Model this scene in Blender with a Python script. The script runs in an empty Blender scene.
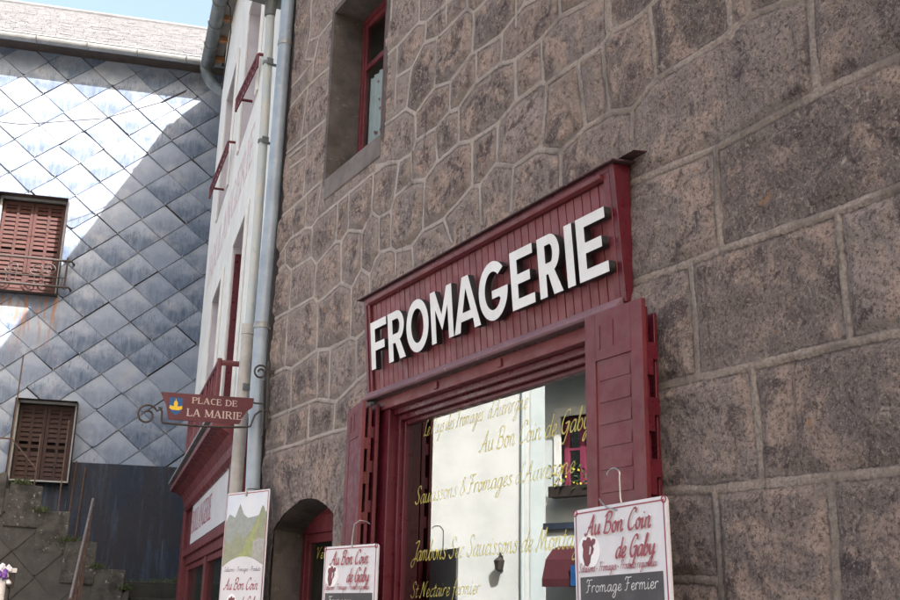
import bpy, math, random
import numpy as np
from mathutils import Vector, Matrix
random.seed(7)
scene = bpy.context.scene
C = scene.collection
R = math.radians

# ------------------------------------------------------------------ camera
cam_d = bpy.data.cameras.new('camera')
cam = bpy.data.objects.new('camera', cam_d); C.objects.link(cam)
cam_d.sensor_width = 36.0; cam_d.lens = 42.81
cam_d.clip_start = 0.05; cam_d.clip_end = 2000
cam.matrix_world = Matrix(((0.86755981, -0.15933411, -0.47111848, -3.0),
                           (-0.4968767, -0.23712797, -0.83479571, 0.0),
                           (0.02129607, 0.958323, -0.28489211, 1.6),
                           (0, 0, 0, 1)))
scene.camera = cam

# ------------------------------------------------------------------ light
SUN_EL, SUN_AZ = R(41), R(165)          # azimuth from +Y towards +X
world = bpy.data.worlds.new("World"); scene.world = world
world.use_nodes = True
wn = world.node_tree
bg = wn.nodes['Background']
sky = wn.nodes.new('ShaderNodeTexSky'); sky.sky_type = 'NISHITA'; sky.sun_disc = False
sky.sun_elevation = SUN_EL; sky.sun_rotation = SUN_AZ
sky.air_density = 1.9; sky.dust_density = 10.0; sky.ozone_density = 1.0
wn.links.new(sky.outputs[0], bg.inputs[0]); bg.inputs[1].default_value = 0.10
sun_d = bpy.data.lights.new('sun', 'SUN'); sun_d.energy = 4.2; sun_d.angle = R(0.53); sun_d.color = (1.0, 0.955, 0.89)
sun = bpy.data.objects.new('sun', sun_d); C.objects.link(sun)
sv = Vector((math.sin(SUN_AZ)*math.cos(SUN_EL), math.cos(SUN_AZ)*math.cos(SUN_EL), math.sin(SUN_EL)))
sun.rotation_euler = sv.to_track_quat('Z', 'Y').to_euler(); sun.location = (0, -20, 30)
vs_ = scene.view_settings
vs_.view_transform = 'Standard'; vs_.look = 'None'; vs_.gamma = 1.0; vs_.use_curve_mapping = False
vs_.exposure = 2.1
vs_.use_white_balance = True; vs_.white_balance_temperature = 6250; vs_.white_balance_tint = 15

# ------------------------------------------------------------------ materials
class N:
    """tiny node-graph helper"""
    def __init__(self, name, rough=0.8, metal=0.0, spec=0.5):
        self.m = bpy.data.materials.new(name); self.m.use_nodes = True
        self.t = self.m.node_tree; self.b = self.t.nodes['Principled BSDF']
        self.b.inputs['Roughness'].default_value = rough; self.b.inputs['Metallic'].default_value = metal
        self.b.inputs['Specular IOR Level'].default_value = spec
        self.tc = self.t.nodes.new('ShaderNodeTexCoord').outputs['Object']
    def val(self, sock, v):
        if hasattr(v, 'is_linked') or isinstance(v, bpy.types.NodeSocket): self.t.links.new(v, sock)
        else: sock.default_value = v
    def noise(self, scale, detail=5, rough=0.6, vec=None, dist=0.0):
        n = self.t.nodes.new('ShaderNodeTexNoise'); n.inputs['Scale'].default_value = scale
        n.inputs['Detail'].default_value = detail; n.inputs['Roughness'].default_value = rough
        n.inputs['Distortion'].default_value = dist
        self.t.links.new(vec if vec is not None else self.tc, n.inputs['Vector']); return n.outputs['Fac']
    def voro(self, scale, vec=None, out='Distance'):
        n = self.t.nodes.new('ShaderNodeTexVoronoi'); n.inputs['Scale'].default_value = scale
        self.t.links.new(vec if vec is not None else self.tc, n.inputs['Vector']); return n.outputs[out]
    def mapv(self, scale=(1, 1, 1), loc=(0, 0, 0), vec=None):
        n = self.t.nodes.new('ShaderNodeMapping'); n.inputs['Scale'].default_value = scale; n.inputs['Location'].default_value = loc
        self.t.links.new(vec if vec is not None else self.tc, n.inputs['Vector']); return n.outputs[0]
    def math(self, op, a, b=0.0, c=0.0):
        n = self.t.nodes.new('ShaderNodeMath'); n.operation = op
        self.val(n.inputs[0], a); self.val(n.inputs[1], b); self.val(n.inputs[2], c); return n.outputs[0]
    def ramp(self, f, lo, hi, a=0.0, b=1.0):
        n = self.t.nodes.new('ShaderNodeMapRange'); n.interpolation_type = 'SMOOTHSTEP'
        self.val(n.inputs[0], f); self.val(n.inputs[1], lo); self.val(n.inputs[2], hi)
        self.val(n.inputs[3], a); self.val(n.inputs[4], b); return n.outputs[0]
    def mix(self, f, a, b):
        n = self.t.nodes.new('ShaderNodeMix'); n.data_type = 'RGBA'
        self.val(n.inputs['Factor'], f)
        for s, v in ((n.inputs[6], a), (n.inputs[7], b)):
            if isinstance(v, tuple): s.default_value = (*v[:3], 1)
            else: self.t.links.new(v, s)
        return n.outputs[2]
    def mul(self, c, f):
        n = self.t.nodes.new('ShaderNodeMix'); n.data_type = 'RGBA'; n.blend_type = 'MULTIPLY'; n.inputs['Factor'].default_value = 1
        if isinstance(c, tuple): n.inputs[6].default_value = (*c, 1)
        else: self.t.links.new(c, n.inputs[6])
        cc = self.t.nodes.new('ShaderNodeCombineColor'); [self.val(cc.inputs[i], f) for i in range(3)]
        self.t.links.new(cc.outputs[0], n.inputs[7]); return n.outputs[2]
    def attr(self, name, out='Fac'):
        n = self.t.nodes.new('ShaderNodeAttribute'); n.attribute_name = name; return n.outputs[out]
    def sep(self, v):
        n = self.t.nodes.new('ShaderNodeSeparateXYZ'); self.t.links.new(v, n.inputs[0]); return n.outputs
    def color(self, c):
        if isinstance(c, tuple): self.b.inputs['Base Color'].default_value = (*c, 1)
        else: self.t.links.new(c, self.b.inputs['Base Color'])
    def bump(self, h, strength=0.5, dist=0.01, prev=None):
        n = self.t.nodes.new('ShaderNodeBump'); n.inputs['Strength'].default_value = strength; n.inputs['Distance'].default_value = dist
        self.t.links.new(h, n.inputs['Height'])
        if prev is not None: self.t.links.new(prev, n.inputs['Normal'])
        self.t.links.new(n.outputs[0], self.b.inputs['Normal']); return n.outputs[0]

def simple(name, c1, c2=None, scale=6, rough=0.7, bump=0.15, bscale=60, metal=0.0, spec=0.5, dirt=None, lo=.35, hi=.68):
    n = N(name, rough, metal, spec)
    c2 = c2 or tuple(x*0.72 for x in c1)
    col = n.mix(n.ramp(n.noise(scale, 7, .65), lo, hi), c1, c2)
    if dirt:
        col = n.mix(n.ramp(n.noise(scale*3.3, 8, .7), .58, .72), col, dirt)
    n.color(col)
    if bump: n.bump(n.noise(bscale, 4), bump, 0.004)
    return n.m

def painted(name, c, worn=(.2, .13, .12), amt=.70, rough=.42):
    n = N(name, rough, 0, .4)
    base = n.mix(n.ramp(n.noise(3.0, 6, .6), .3, .7), c, tuple(x*.74 for x in c))
    streak = n.noise(5.0, 6, .7, n.mapv((9, 9, .8)))
    base = n.mix(n.ramp(streak, .5, .8, 0, .45), base, tuple(x*1.25+.012 for x in c))
    base = n.mix(n.ramp(n.noise(38, 6, .75), amt, amt+.06, 0, .8), base, worn)
    n.color(base)
    n.val(n.b.inputs['Roughness'], n.ramp(n.noise(14, 5), .3, .7, rough-.08, rough+.2))
    n.bump(n.noise(60, 5, .6, n.mapv((3, 3, .6))), .22, .003)
    return n.m

M = {}
M['red'] = painted('dark_red_paint', (.140, .023, .031))
M['red_dark'] = painted('deep_red_paint', (.105, .011, .021), rough=.3, amt=.74)
M['red_pale'] = painted('pale_red_paint', (.195, .044, .052))  # lighter, pinker red for planks and lintel board
M['worn_sill'] = painted('worn_mauve_paint', (.19, .10, .115), worn=(.32, .27, .26), amt=.60, rough=.7)
M['drip'] = painted('sooty_mauve_paint', (.085, .042, .048), worn=(.22, .18, .17), amt=.58, rough=.8)
M['white'] = simple('white_letter_paint', (.70, .69, .685), (.62, .605, .595), 4, .5, .08, dirt=(.56, .54, .52))
M['black'] = simple('black_letter_side', (.012, .012, .013), (.02, .019, .018), 9, .55, .1)
M['iron'] = simple('wrought_iron', (.022, .02, .02), (.045, .03, .024), 20, .55, .3, 90)
M['rust_iron'] = simple('rusty_iron', (.07, .045, .038), (.12, .07, .05), 12, .75, .35, 80)
M['rail_grey'] = simple('worn_grey_rail', (.16, .145, .14), (.10, .08, .07), 14, .6, .2, 60)
M['dark'] = simple('dark_interior', (.012, .012, .012), (.02, .019, .017), 2, .9, 0)  # near-black colour stands in for the shade of unlit rooms
M['brass'] = simple('gold_lettering', (.62, .47, .07), (.52, .38, .05), 8, .4, 0)
M['hook'] = simple('hook_steel', (.42, .41, .40), (.3, .29, .28), 20, .35, .1, 60, .8)
M['board_white'] = simple('sign_white', (.62, .60, .625), (.56, .545, .57), 4, .4, .04)
M['slate_board'] = simple('chalkboard', (.055, .052, .055), (.085, .08, .082), 5, .75, .1)
M['chalk'] = simple('chalk', (.72, .71, .70), (.5, .49, .48), 60, .9, 0)
M['pink_red'] = simple('raspberry_print', (.27, .026, .052), (.23, .022, .044), 10, .45, 0)
M['dk_red_print'] = simple('cow_red_print', (.17, .02, .035), (.09, .015, .02), 30, .5, 0)
M['glow_white'] = simple('print_white', (.82, .80, .80), (.78, .76, .76), 10, .45, 0)
M['plate'] = simple('plate_maroon', (.105, .030, .042), (.085, .024, .034), 6, .4, .06)
M['plate_text'] = simple('plate_lettering', (.50, .42, .40), (.44, .37, .35), 12, .5, 0)
M['blue'] = simple('shield_blue', (.02, .09, .26), (.015, .07, .2), 8, .4, 0)
M['yellow'] = simple('shield_yellow', (.72, .50, .03), (.6, .4, .03), 8, .4, 0)

def mat_wall():
    n = N('lava_stone_masonry', .93, 0, .2)
    jd = n.attr('jd'); sc = n.sep(n.attr('sc', 'Vector'))
    L = lambda *k: n.mapv((1, 1, 1), k)
    zy = n.sep(n.tc)
    # each block has its own tone, set off further by a per-block shift of the mottling
    sh = n.t.nodes.new('ShaderNodeVectorMath'); sh.operation = 'MULTIPLY_ADD'; n.t.links.new(n.attr('sc', 'Vector'), sh.inputs[0]); sh.inputs[1].default_value = (9, 9, 9); n.t.links.new(n.tc, sh.inputs[2]); pv = sh.outputs[0]
    P = lambda *k: n.mapv((1, 1, 1), k, pv)
    a = n.mix(sc[0], (.082, .066, .064), (.345, .288, .262))
    a = n.mix(n.ramp(sc[1], .60, 1.0, 0, .7), a, (.345, .250, .198))
    a = n.mix(n.ramp(sc[2], .55, 1.0, 0, .6), a, (.155, .145, .150))
    a = n.mix(n.ramp(n.noise(2.8, 8, .66, P(0, 3, 1), .7), .485, .60, 0, .85), a, (.46, .345, .285))
    a = n.mix(n.ramp(n.noise(4.2, 8, .72, P(3, 7, 1), .8), .505, .62, 0, .88), a, (.078, .062, .066))
    a = n.mix(n.ramp(n.noise(9, 8, .74, P(1, 2, 8), .5), .50, .64, 0, .55), a, (.335, .265, .225))
    # grain
    gs = n.ramp(zy[1], 3.4, 4.6, 1, 0)
    for sc1, sc2, k in ((62, 85, gs), (27, 34, n.math('SUBTRACT', 1.0, gs))):
        a = n.mix(n.math('MULTIPLY', n.ramp(n.noise(sc1, 7, .82, L(2, 2, 9)), .50, .58, 0, .78), k), a, (.060, .046, .043))
        a = n.mix(n.math('MULTIPLY', n.ramp(n.noise(sc2, 7, .84, L(9, 2, 5)), .54, .60, 0, .72), k), a, (.52, .425, .365))
    crust = n.math('MULTIPLY', n.ramp(n.noise(22, 9, .82, L(1, 5, 9), .7), .53, .60), n.ramp(n.noise(3.3, 5, .65, P(6, 6, 2)), .48, .60))
    a = n.mix(n.math('MULTIPLY', crust, .85), a, (.56, .46, .39))
    crust2 = n.math('MULTIPLY', n.ramp(n.noise(27, 9, .82, L(4, 1, 1), .7), .54, .61), n.ramp(n.noise(4.6, 4, .65, P(1, 9, 2)), .50, .62))
    a = n.mix(n.math('MULTIPLY', crust2, .85), a, (.052, .042, .041))
    a = n.mix(n.ramp(n.noise(8, 4, .5, L(4, 4, 2)), .69, .75, 0, .6), a, (.42, .22, .10))
    a = n.mix(n.ramp(n.noise(130, 3, .65), .60, .72, 0, .7), a, (.045, .035, .032))
    # lime smeared over the rims, much more of it towards the far end
    e = n.math('ADD', jd, n.math('MULTIPLY', n.math('SUBTRACT', n.noise(9, 8, .74, None, .4), .5), .30))
    far = n.ramp(zy[1], 2.6, 5.2, .50, .93)
    reach = n.ramp(zy[1], 2.6, 6.5, .045, .11)
    sm = n.math('MULTIPLY', n.ramp(e, .0, reach, 1, 0), far)
    smc = n.mix(n.ramp(n.noise(44, 8, .82), .36, .64), (.205, .165, .144), (.43, .36, .318))
    smc = n.mix(n.ramp(n.noise(2.5, 6, .65, L(2, 0, 7)), .42, .6), smc, (.29, .25, .228))
    a = n.mix(sm, a, smc)
    # pointing: ragged ribbons, worn away in places
    w = n.math('ADD', n.ramp(zy[1], 2.6, 5.5, .0115, .0075), n.math('MULTIPLY', n.noise(2.3, 3), .009))
    jd2 = n.math('ADD', n.math('ADD', jd, n.math('MULTIPLY', n.math('SUBTRACT', n.noise(34, 8, .82), .5), .036)), n.math('MULTIPLY', n.math('SUBTRACT', n.noise(7, 3, .5), .5), .012))
    rib = n.ramp(jd2, w, n.math('ADD', w, .0040), 1, 0)
    rib = n.math('MULTIPLY', rib, n.ramp(n.noise(3.0, 7, .75, L(5, 5, 5)), .36, .48, .62, 1))
    rc = n.mix(n.ramp(n.noise(64, 7, .82), .34, .64), (.180, .146, .122), (.345, .294, .256))
    rc = n.mix(n.ramp(n.noise(2.6, 7, .68), .45, .62, 0, .7), rc, (.172, .142, .120))
    rc = n.mix(n.ramp(zy[1], 3.4, 5.5, 0, .6), rc, (.40, .355, .328))
    rib_shade = n.math('MULTIPLY', n.ramp(jd2, n.math('ADD', w, .004), n.math('ADD', w, .013), 1, 0), n.ramp(n.noise(6, 6, .7, L(7, 7, 1)), .42, .58, .1, .7)); a = n.mix(rib_shade, a, (.070, .056, .051))  # shade edge of the raised ribbons painted onto the stone
    a = n.mix(rib, a, rc)
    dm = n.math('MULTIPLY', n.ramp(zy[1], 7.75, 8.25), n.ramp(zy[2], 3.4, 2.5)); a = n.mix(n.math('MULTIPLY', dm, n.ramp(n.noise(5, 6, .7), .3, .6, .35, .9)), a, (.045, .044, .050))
    rn = n.math('MULTIPLY', n.ramp(n.noise(2.0, 7, .75, n.mapv((1, 7, .5), (0, 3, 0))), .56, .66), .55); a = n.mix(rn, a, (.075, .062, .058))
    g_ = n.t.nodes.new('ShaderNodeMix'); g_.data_type = 'RGBA'; g_.blend_type = 'MULTIPLY'; g_.inputs['Factor'].default_value = 1; n.t.links.new(a, g_.inputs[6]); g_.inputs[7].default_value = (1.36, 1.32, 1.31, 1); a = g_.outputs[2]
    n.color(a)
    gr = n.math('ADD', n.math('ADD', n.math('MULTIPLY', n.noise(22, 9, .82), 1.2), n.math('MULTIPLY', n.noise(110, 5, .78), .35)), n.math('MULTIPLY', crust, .22))
    gr = n.math('SUBTRACT', gr, n.math('MULTIPLY', crust2, .15))
    hgt = n.math('ADD', n.math('MULTIPLY', gr, n.math('SUBTRACT', 1.0, n.math('MULTIPLY', rib, .55))), n.math('MULTIPLY', rib, .56))
    n.bump(hgt, 1.0, .036)
    return n.m
M['masonry'] = mat_wall()
M['reveal'] = simple('recess_render', (.105, .088, .080), (.055, .046, .042), 5, .95, .5, 50, dirt=(.20, .17, .15))
M['cement'] = simple('grey_cement', (.165, .142, .132), (.105, .090, .083), 3.5, .95, 1.0, 26, dirt=(.075, .062, .057))
M['render_side'] = simple('building_side_render', (.30, .27, .24), (.24, .21, .19), 2, .95, .3, 30)
M['roof_tile'] = simple('roof_slate_dark', (.10, .095, .095), (.14, .13, .125), 5, .8, .3, 40)

def mat_glass(name, gl, tint=(.9, .95, .93), fr=1.0):
    m = bpy.data.materials.new(name); m.use_nodes = True; t = m.node_tree; t.nodes.clear()
    o = t.nodes.new('ShaderNodeOutputMaterial'); mx = t.nodes.new('ShaderNodeMixShader')
    tr = t.nodes.new('ShaderNodeBsdfTransparent'); g = t.nodes.new('ShaderNodeBsdfGlossy')
    tr.inputs[0].default_value = (*tint, 1); g.inputs['Roughness'].default_value = .004; g.inputs[0].default_value = (*tint, 1)
    tcn = t.nodes.new('ShaderNodeTexCoord'); nz = t.nodes.new('ShaderNodeTexNoise'); nz.inputs['Scale'].default_value = 1.1; nz.inputs['Detail'].default_value = 1
    bp = t.nodes.new('ShaderNodeBump'); bp.inputs['Strength'].default_value = .012; bp.inputs['Distance'].default_value = .02
    t.links.new(tcn.outputs['Object'], nz.inputs['Vector']); t.links.new(nz.outputs['Fac'], bp.inputs['Height']); t.links.new(bp.outputs[0], g.inputs['Normal'])
    lw = t.nodes.new('ShaderNodeLayerWeight'); lw.inputs['Blend'].default_value = .25
    ma = t.nodes.new('ShaderNodeMath'); ma.operation = 'MULTIPLY_ADD'; ma.use_clamp = True; ma.inputs[1].default_value = fr; ma.inputs[2].default_value = gl
    t.links.new(lw.outputs['Fresnel'], ma.inputs[0]); t.links.new(ma.outputs[0], mx.inputs[0])
    t.links.new(tr.outputs[0], mx.inputs[1]); t.links.new(g.outputs[0], mx.inputs[2]); t.links.new(mx.outputs[0], o.inputs[0])
    return m
M['glass'] = mat_glass('shop_glass', .33, (.88, .95, .95), .8)
M['glass_dim'] = mat_glass('window_glass', .07, fr=.25)

def mat_gilt():
    n = N('see_through_gilt_lettering', .45, 0, .4); n.color(n.mix(n.ramp(n.noise(30, 5), .4, .6), (.88, .76, .22), (.80, .66, .14)))  # gilt kept pale and see-through to carry the pane's reflection
    tr = n.t.nodes.new('ShaderNodeBsdfTransparent'); mx = n.t.nodes.new('ShaderNodeMixShader')
    n.val(mx.inputs[0], n.ramp(n.noise(2.2, 4),   .35, .65,  .40, .74)); n.t.links.new(tr.outputs[0], mx.inputs[1]); n.t.links.new(n.b.outputs[0], mx.inputs[2])
    n.t.links.new(mx.outputs[0], n.t.nodes['Material Output'].inputs[0]); return n.m
M['gilt'] = mat_gilt()
def mat_slate():
    n = N('zinc_grey_diamond_shingle', .62, 0, .4)
    tc = n.sep(n.attr('tc', 'Vector'))
    col = n.mix(tc[0], (.205, .252, .335), (.275, .322, .40))
    st = n.noise(2.0, 7, .7, n.mapv((9, 9, 1.1)))
    low = n.math('ADD', n.math('SUBTRACT', 1.0, tc[1]), n.math('MULTIPLY', n.math('SUBTRACT', n.noise(5, 5, .6), .5), .7))
    stain = n.math('MULTIPLY', n.ramp(low, .18, .72), n.ramp(st, .25, .75, .55, 1))
    stain = n.math('MULTIPLY', stain, n.ramp(tc[2], .05, .70, .45, 1.0))
    col = n.mix(stain, col, (.046, .078, .138))
    drip = n.math('MULTIPLY', n.ramp(n.noise(3.0, 6, .75, n.mapv((24, 24, 1.8), (3, 1, 0))), .555, .62), n.ramp(tc[2], .2, .7, .1, .85))
    col = n.mix(drip, col, (.032, .042, .062))
    col = n.mix(n.ramp(n.noise(2.2, 6, .62), .50, .70, 0, .4), col, (.36, .375, .40))
    # rust runs below the window guard
    p = n.sep(n.tc)
    rz = n.math('MULTIPLY', n.ramp(p[2], 5.6, 6.9), n.ramp(p[2], 7.12, 7.0))
    ru = n.math('MULTIPLY', n.ramp(p[0], -2.1, -1.9), n.ramp(p[0], -.55, -.75))
    rs = n.ramp(n.noise(2.0, 4, .6, n.mapv((7, 7, .5), (2, 0, 0))), .50, .60)
    col = n.mix(n.math('MULTIPLY', n.math('MULTIPLY', rz, ru), n.math('MULTIPLY', rs, .85)), col, (.26, .13, .07))
    n.color(col)
    n.val(n.b.inputs['Roughness'], n.ramp(n.noise(7, 5), .3, .7, .5, .75))
    n.bump(n.noise(9, 5, .6), .25, .02)
    return n.m
M['slate'] = mat_slate()
M['dark_slate'] = simple('dark_slate_cladding', (.055, .052, .050), (.036, .035, .036), 4, .8, .3, 40, dirt=(.085, .078, .07))
M['roof_slate'] = simple('pale_stone_roof', (.138, .144, .154), (.095, .10, .108), 3.2, .9, .6, 40, dirt=(.05, .048, .046))
M['roof_edge'] = simple('mossy_roof_edge', (.150, .138, .115), (.13, .13, .125), 7, .9, .4, 40, dirt=(.2, .16, .1))
M['zinc'] = simple('zinc_gutter', (.30, .315, .325), (.22, .235, .245), 5, .5, .08, 40, .35)
M['zinc_dark'] = simple('old_zinc', (.17, .185, .185), (.105, .118, .118), 4, .55, .08, 40, .3)
M['pipe_blue'] = simple('blue_grey_pipe_paint', (.30, .36, .43), (.23, .28, .34), 3.5, .45, .06, 40, .1, dirt=(.36, .38, .40))
M['pipe_green'] = simple('pale_green_pipe_paint', (.36, .41, .43), (.44, .44, .41), 3, .55, .1, 40, 0, dirt=(.25, .26, .23))
M['pipe_cast'] = simple('cast_pipe_base', (.40, .385, .365), (.30, .285, .27), 5, .7, .25, 40, 0, dirt=(.2, .27, .33))
def mat_plinth():
    n = N('dark_blue_cement', .8, 0, .3)
    c = n.mix(n.ramp(n.noise(.9, 6, .65), .38, .62), (.022, .032, .052), (.034, .034, .042))
    c = n.mix(n.ramp(n.noise(1.6, 7, .7, n.mapv((4, 4, .45))), .50, .66, 0, .8), c, (.045, .064, .098))
    c = n.mix(n.ramp(n.noise(2.0, 7, .75, n.mapv((9, 9, .5), (3, 0, 0))), .60, .68, 0, .7), c, (.105, .125, .155))
    c = n.mix(n.ramp(n.noise(14, 8, .75), .56, .70, 0, .7), c, (.016, .017, .02))
    n.color(c); n.bump(n.noise(8, 7, .7), .5, .03); return n.m
M['plinth'] = mat_plinth()
M['oldwood'] = simple('weathered_brown_wood', (.042, .019, .016), (.026, .013, .011), 8, .8, .4, 60, dirt=(.075, .038, .03))
M['redwood'] = simple('old_red_shutter_paint', (.052, .012, .009), (.034, .009, .007), 7, .7, .3, 60, dirt=(.075, .026, .02))
M['rafter'] = simple('varnished_rafter_wood', (.42, .20, .085), (.32, .15, .06), 6, .6, .2, 40)
M['soffit'] = simple('soffit_boards', (.36, .34, .32), (.29, .27, .255), 4, .8, .2, 30)
M['soffit_dark'] = simple('dark_soffit_boards', (.045, .036, .034), (.07, .055, .048), 8, .9, .3, 30)

def mat_plaster():
    n = N('white_lime_render', .9, 0, .3)
    c = n.mix(n.ramp(n.noise(1.6, 7, .65), .35, .7), (.74, .74, .705), (.64, .635, .605))
    c = n.mix(n.ramp(n.noise(2.2, 7, .7, n.mapv((5, 5, .6))), .56, .74, 0, .6), c, (.46, .42, .425))
    c = n.mix(n.ramp(n.noise(10, 7, .7), .62, .72, 0, .45), c, (.50, .40, .37))
    n.color(c); n.bump(n.noise(25, 6, .65), .3, .008); return n.m
M['plaster'] = mat_plaster()
M['jamb'] = simple('shaded_jamb_render', (.56, .53, .58), (.48, .45, .50), 3, .9, .2, 30)  # purple-grey tone carries the shade inside the window recesses
M['faded_pink'] = simple('faded_painted_letters', (.60, .42, .43), (.72, .62, .62), 12, .9, 0)
M['fascia_white'] = simple('fascia_white', (.60, .60, .62), (.52, .52, .55), 4, .5, .06)
M['stone_step'] = simple('lichen_step_stone', (.075, .072, .066), (.024, .023, .022), 4.5, .95, 1.0, 22, dirt=(.40, .40, .37))
M['moss'] = simple('mossy_dark_stone', (.030, .032, .026), (.018, .018, .017), 5, .95, .7, 25, dirt=(.055, .07, .035))
M['grass'] = simple('grass_tuft', (.075, .10, .035), (.05, .07, .025), 10, .8, 0)
M['asphalt'] = simple('asphalt', (.055, .054, .053), (.042, .041, .04), 3, .95, .4, 90)
M['paving'] = simple('pale_paving', (.27, .255, .235), (.21, .2, .185), 3, .9, .3, 40)
M['earth'] = simple('ground', (.16, .14, .11), (.12, .11, .085), .3, .95, .3, 4)
M['opp_white'] = simple('sunny_white_render', (.44, .445, .44), (.36, .37, .365), .9, .9, .2, 30)
M['opp_grey'] = simple('grey_green_render', (.62, .66, .655), (.52, .56, .555), 1.5, .9, .3, 20)
M['opp_trim'] = simple('pale_stone_trim', (.74, .73, .71), (.64, .63, .61), 4, .9, .3, 30)
M['opp_corner'] = simple('pale_blue_corner_paint', (.37, .41, .42), (.33, .37, .38), 2, .8, .1)
M['pink'] = simple('pink_window_paint', (.24, .04, .085), (.2, .035, .07), 5, .5, .1)
M['leaf'] = simple('plant_leaf', (.05, .085, .03), (.035, .06, .022), 15, .6, 0)
M['flower_w'] = simple('white_petals', (.78, .76, .80), (.70, .68, .74), 20, .6, 0)
M['flower_v'] = simple('violet_petals', (.16, .05, .33), (.22, .09, .42), 20, .6, 0)
M['flower_y'] = simple('yellow_petals', (.75, .55, .05), (.65, .45, .04), 20, .6, 0)
M['awning'] = simple('maroon_awning_cloth', (.06, .008, .014), (.045, .006, .011), 6, .85, .1)
M['curtain'] = simple('white_curtain', (.66, .65, .72), (.58, .57, .64), 6, .9, .1)
M['bread'] = simple('orange_display', (.60, .25, .03), (.5, .18, .02), 8, .6, 0)

# ------------------------------------------------------------------ mesh helpers
class MB:
    def __init__(self): self.v = []; self.f = []; self.m = []
    def add(self, vs, fs, m=0):
        o = len(self.v); self.v += [tuple(p) for p in vs]; self.f += [tuple(i+o for i in f) for f in fs]; self.m += [m]*len(fs); return self
    def box(self, x0, x1, y0, y1, z0, z1, m=0):
        if x0 > x1: x0, x1 = x1, x0
        if y0 > y1: y0, y1 = y1, y0
        if z0 > z1: z0, z1 = z1, z0
        return self.add([(x0,y0,z0),(x1,y0,z0),(x1,y1,z0),(x0,y1,z0),(x0,y0,z1),(x1,y0,z1),(x1,y1,z1),(x0,y1,z1)],
                 [(0,3,2,1),(4,5,6,7),(0,1,5,4),(1,2,6,5),(2,3,7,6),(3,0,4,7)], m)
    def prism(self, pts, d0, d1, ax=2, m=0, mside=None):
        """extrude a polygon (counter-clockwise in its plane) along axis ax between d0 and d1"""
        n = len(pts)
        def P(p, d): return {2: (p[0], p[1], d), 1: (p[0], d, p[1]), 0: (d, p[0], p[1])}[ax]
        vs = [P(p, d0) for p in pts] + [P(p, d1) for p in pts]
        flip = (ax == 1)
        cap0 = tuple(range(n)) if flip else tuple(reversed(range(n)))
        cap1 = tuple(reversed(range(n, 2*n))) if flip else tuple(range(n, 2*n))
        side = [(i, (i+1) % n, n+(i+1) % n, n+i) for i in range(n)]
        if flip: side = [tuple(reversed(s)) for s in side]
        self.add(vs, [cap0, cap1], m)
        o = len(self.v) - 2*n
        self.f += [tuple(i+o for i in s) for s in side]; self.m += [m if mside is None else mside]*n
        return self
    def tube(self, path, r, seg=10, m=0, caps=True, closed=False):
        path = [Vector(p) for p in path]; n = len(path); rs = r if isinstance(r, (list, tuple)) else [r]*n
        up = None; rings = []
        for i, p in enumerate(path):
            a = path[max(i-1, 0)]; b = path[min(i+1, n-1)]; t = (b-a).normalized()
            if up is None:
                up = Vector((0, 0, 1)) if abs(t.z) < .9 else Vector((1, 0, 0))
            s = t.cross(up); s.normalize(); up = s.cross(t).normalized()
            rings.append([p + (s*math.cos(2*math.pi*k/seg) + up*math.sin(2*math.pi*k/seg))*rs[i] for k in range(seg)])
        vs = [q for ring in rings for q in ring]; fs = []
        for i in range(n-1):
            for k in range(seg):
                fs.append((i*seg+k, (i+1)*seg+k, (i+1)*seg+(k+1) % seg, i*seg+(k+1) % seg))
        if caps: fs += [tuple(range(seg)), tuple(reversed(range((n-1)*seg, n*seg)))]
        return self.add(vs, [tuple(reversed(f)) for f in fs], m)
    def blob(self, c, r, m=0, seed=0, sub=2, jag=.25, sc=(1, 1, 1)):
        rnd = random.Random(seed); nu, nv = 5*sub, 3*sub; vs = []; fs = []
        for j in range(nv+1):
            th = math.pi*j/nv
            for i in range(nu):
                ph = 2*math.pi*i/nu; k = r*(1+jag*(rnd.random()-.5))
                vs.append((c[0]+k*sc[0]*math.sin(th)*math.cos(ph), c[1]+k*sc[1]*math.sin(th)*math.sin(ph), c[2]+k*sc[2]*math.cos(th)))
        for j in range(nv):
            for i in range(nu): fs.append((j*nu+i, (j+1)*nu+i, (j+1)*nu+(i+1) % nu, j*nu+(i+1) % nu))
        return self.add(vs, fs, m)
    def build(self, name, mats, parent=None, bevel=0.0, smooth=False, matrix=None):
        me = bpy.data.meshes.new(name); me.from_pydata(self.v, [], self.f)
        for k in (mats if isinstance(mats, (list, tuple)) else [mats]): me.materials.append(M[k] if isinstance(k, str) else k)
        me.polygons.foreach_set('material_index', self.m)
        if smooth: me.polygons.foreach_set('use_smooth', [True]*len(me.polygons))
        me.update()
        o = bpy.data.objects.new(name, me); C.objects.link(o)
        if parent is not None: o.parent = parent
        if matrix is not None: o.matrix_local = matrix
        if bevel:
            b = o.modifiers.new('bevel', 'BEVEL'); b.width = bevel; b.segments = 2; b.limit_method = 'ANGLE'; b.angle_limit = R(40)
        if smooth:
            try: me.set_sharp_from_angle(angle=R(42))
            except Exception: pass
        return o

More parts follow.
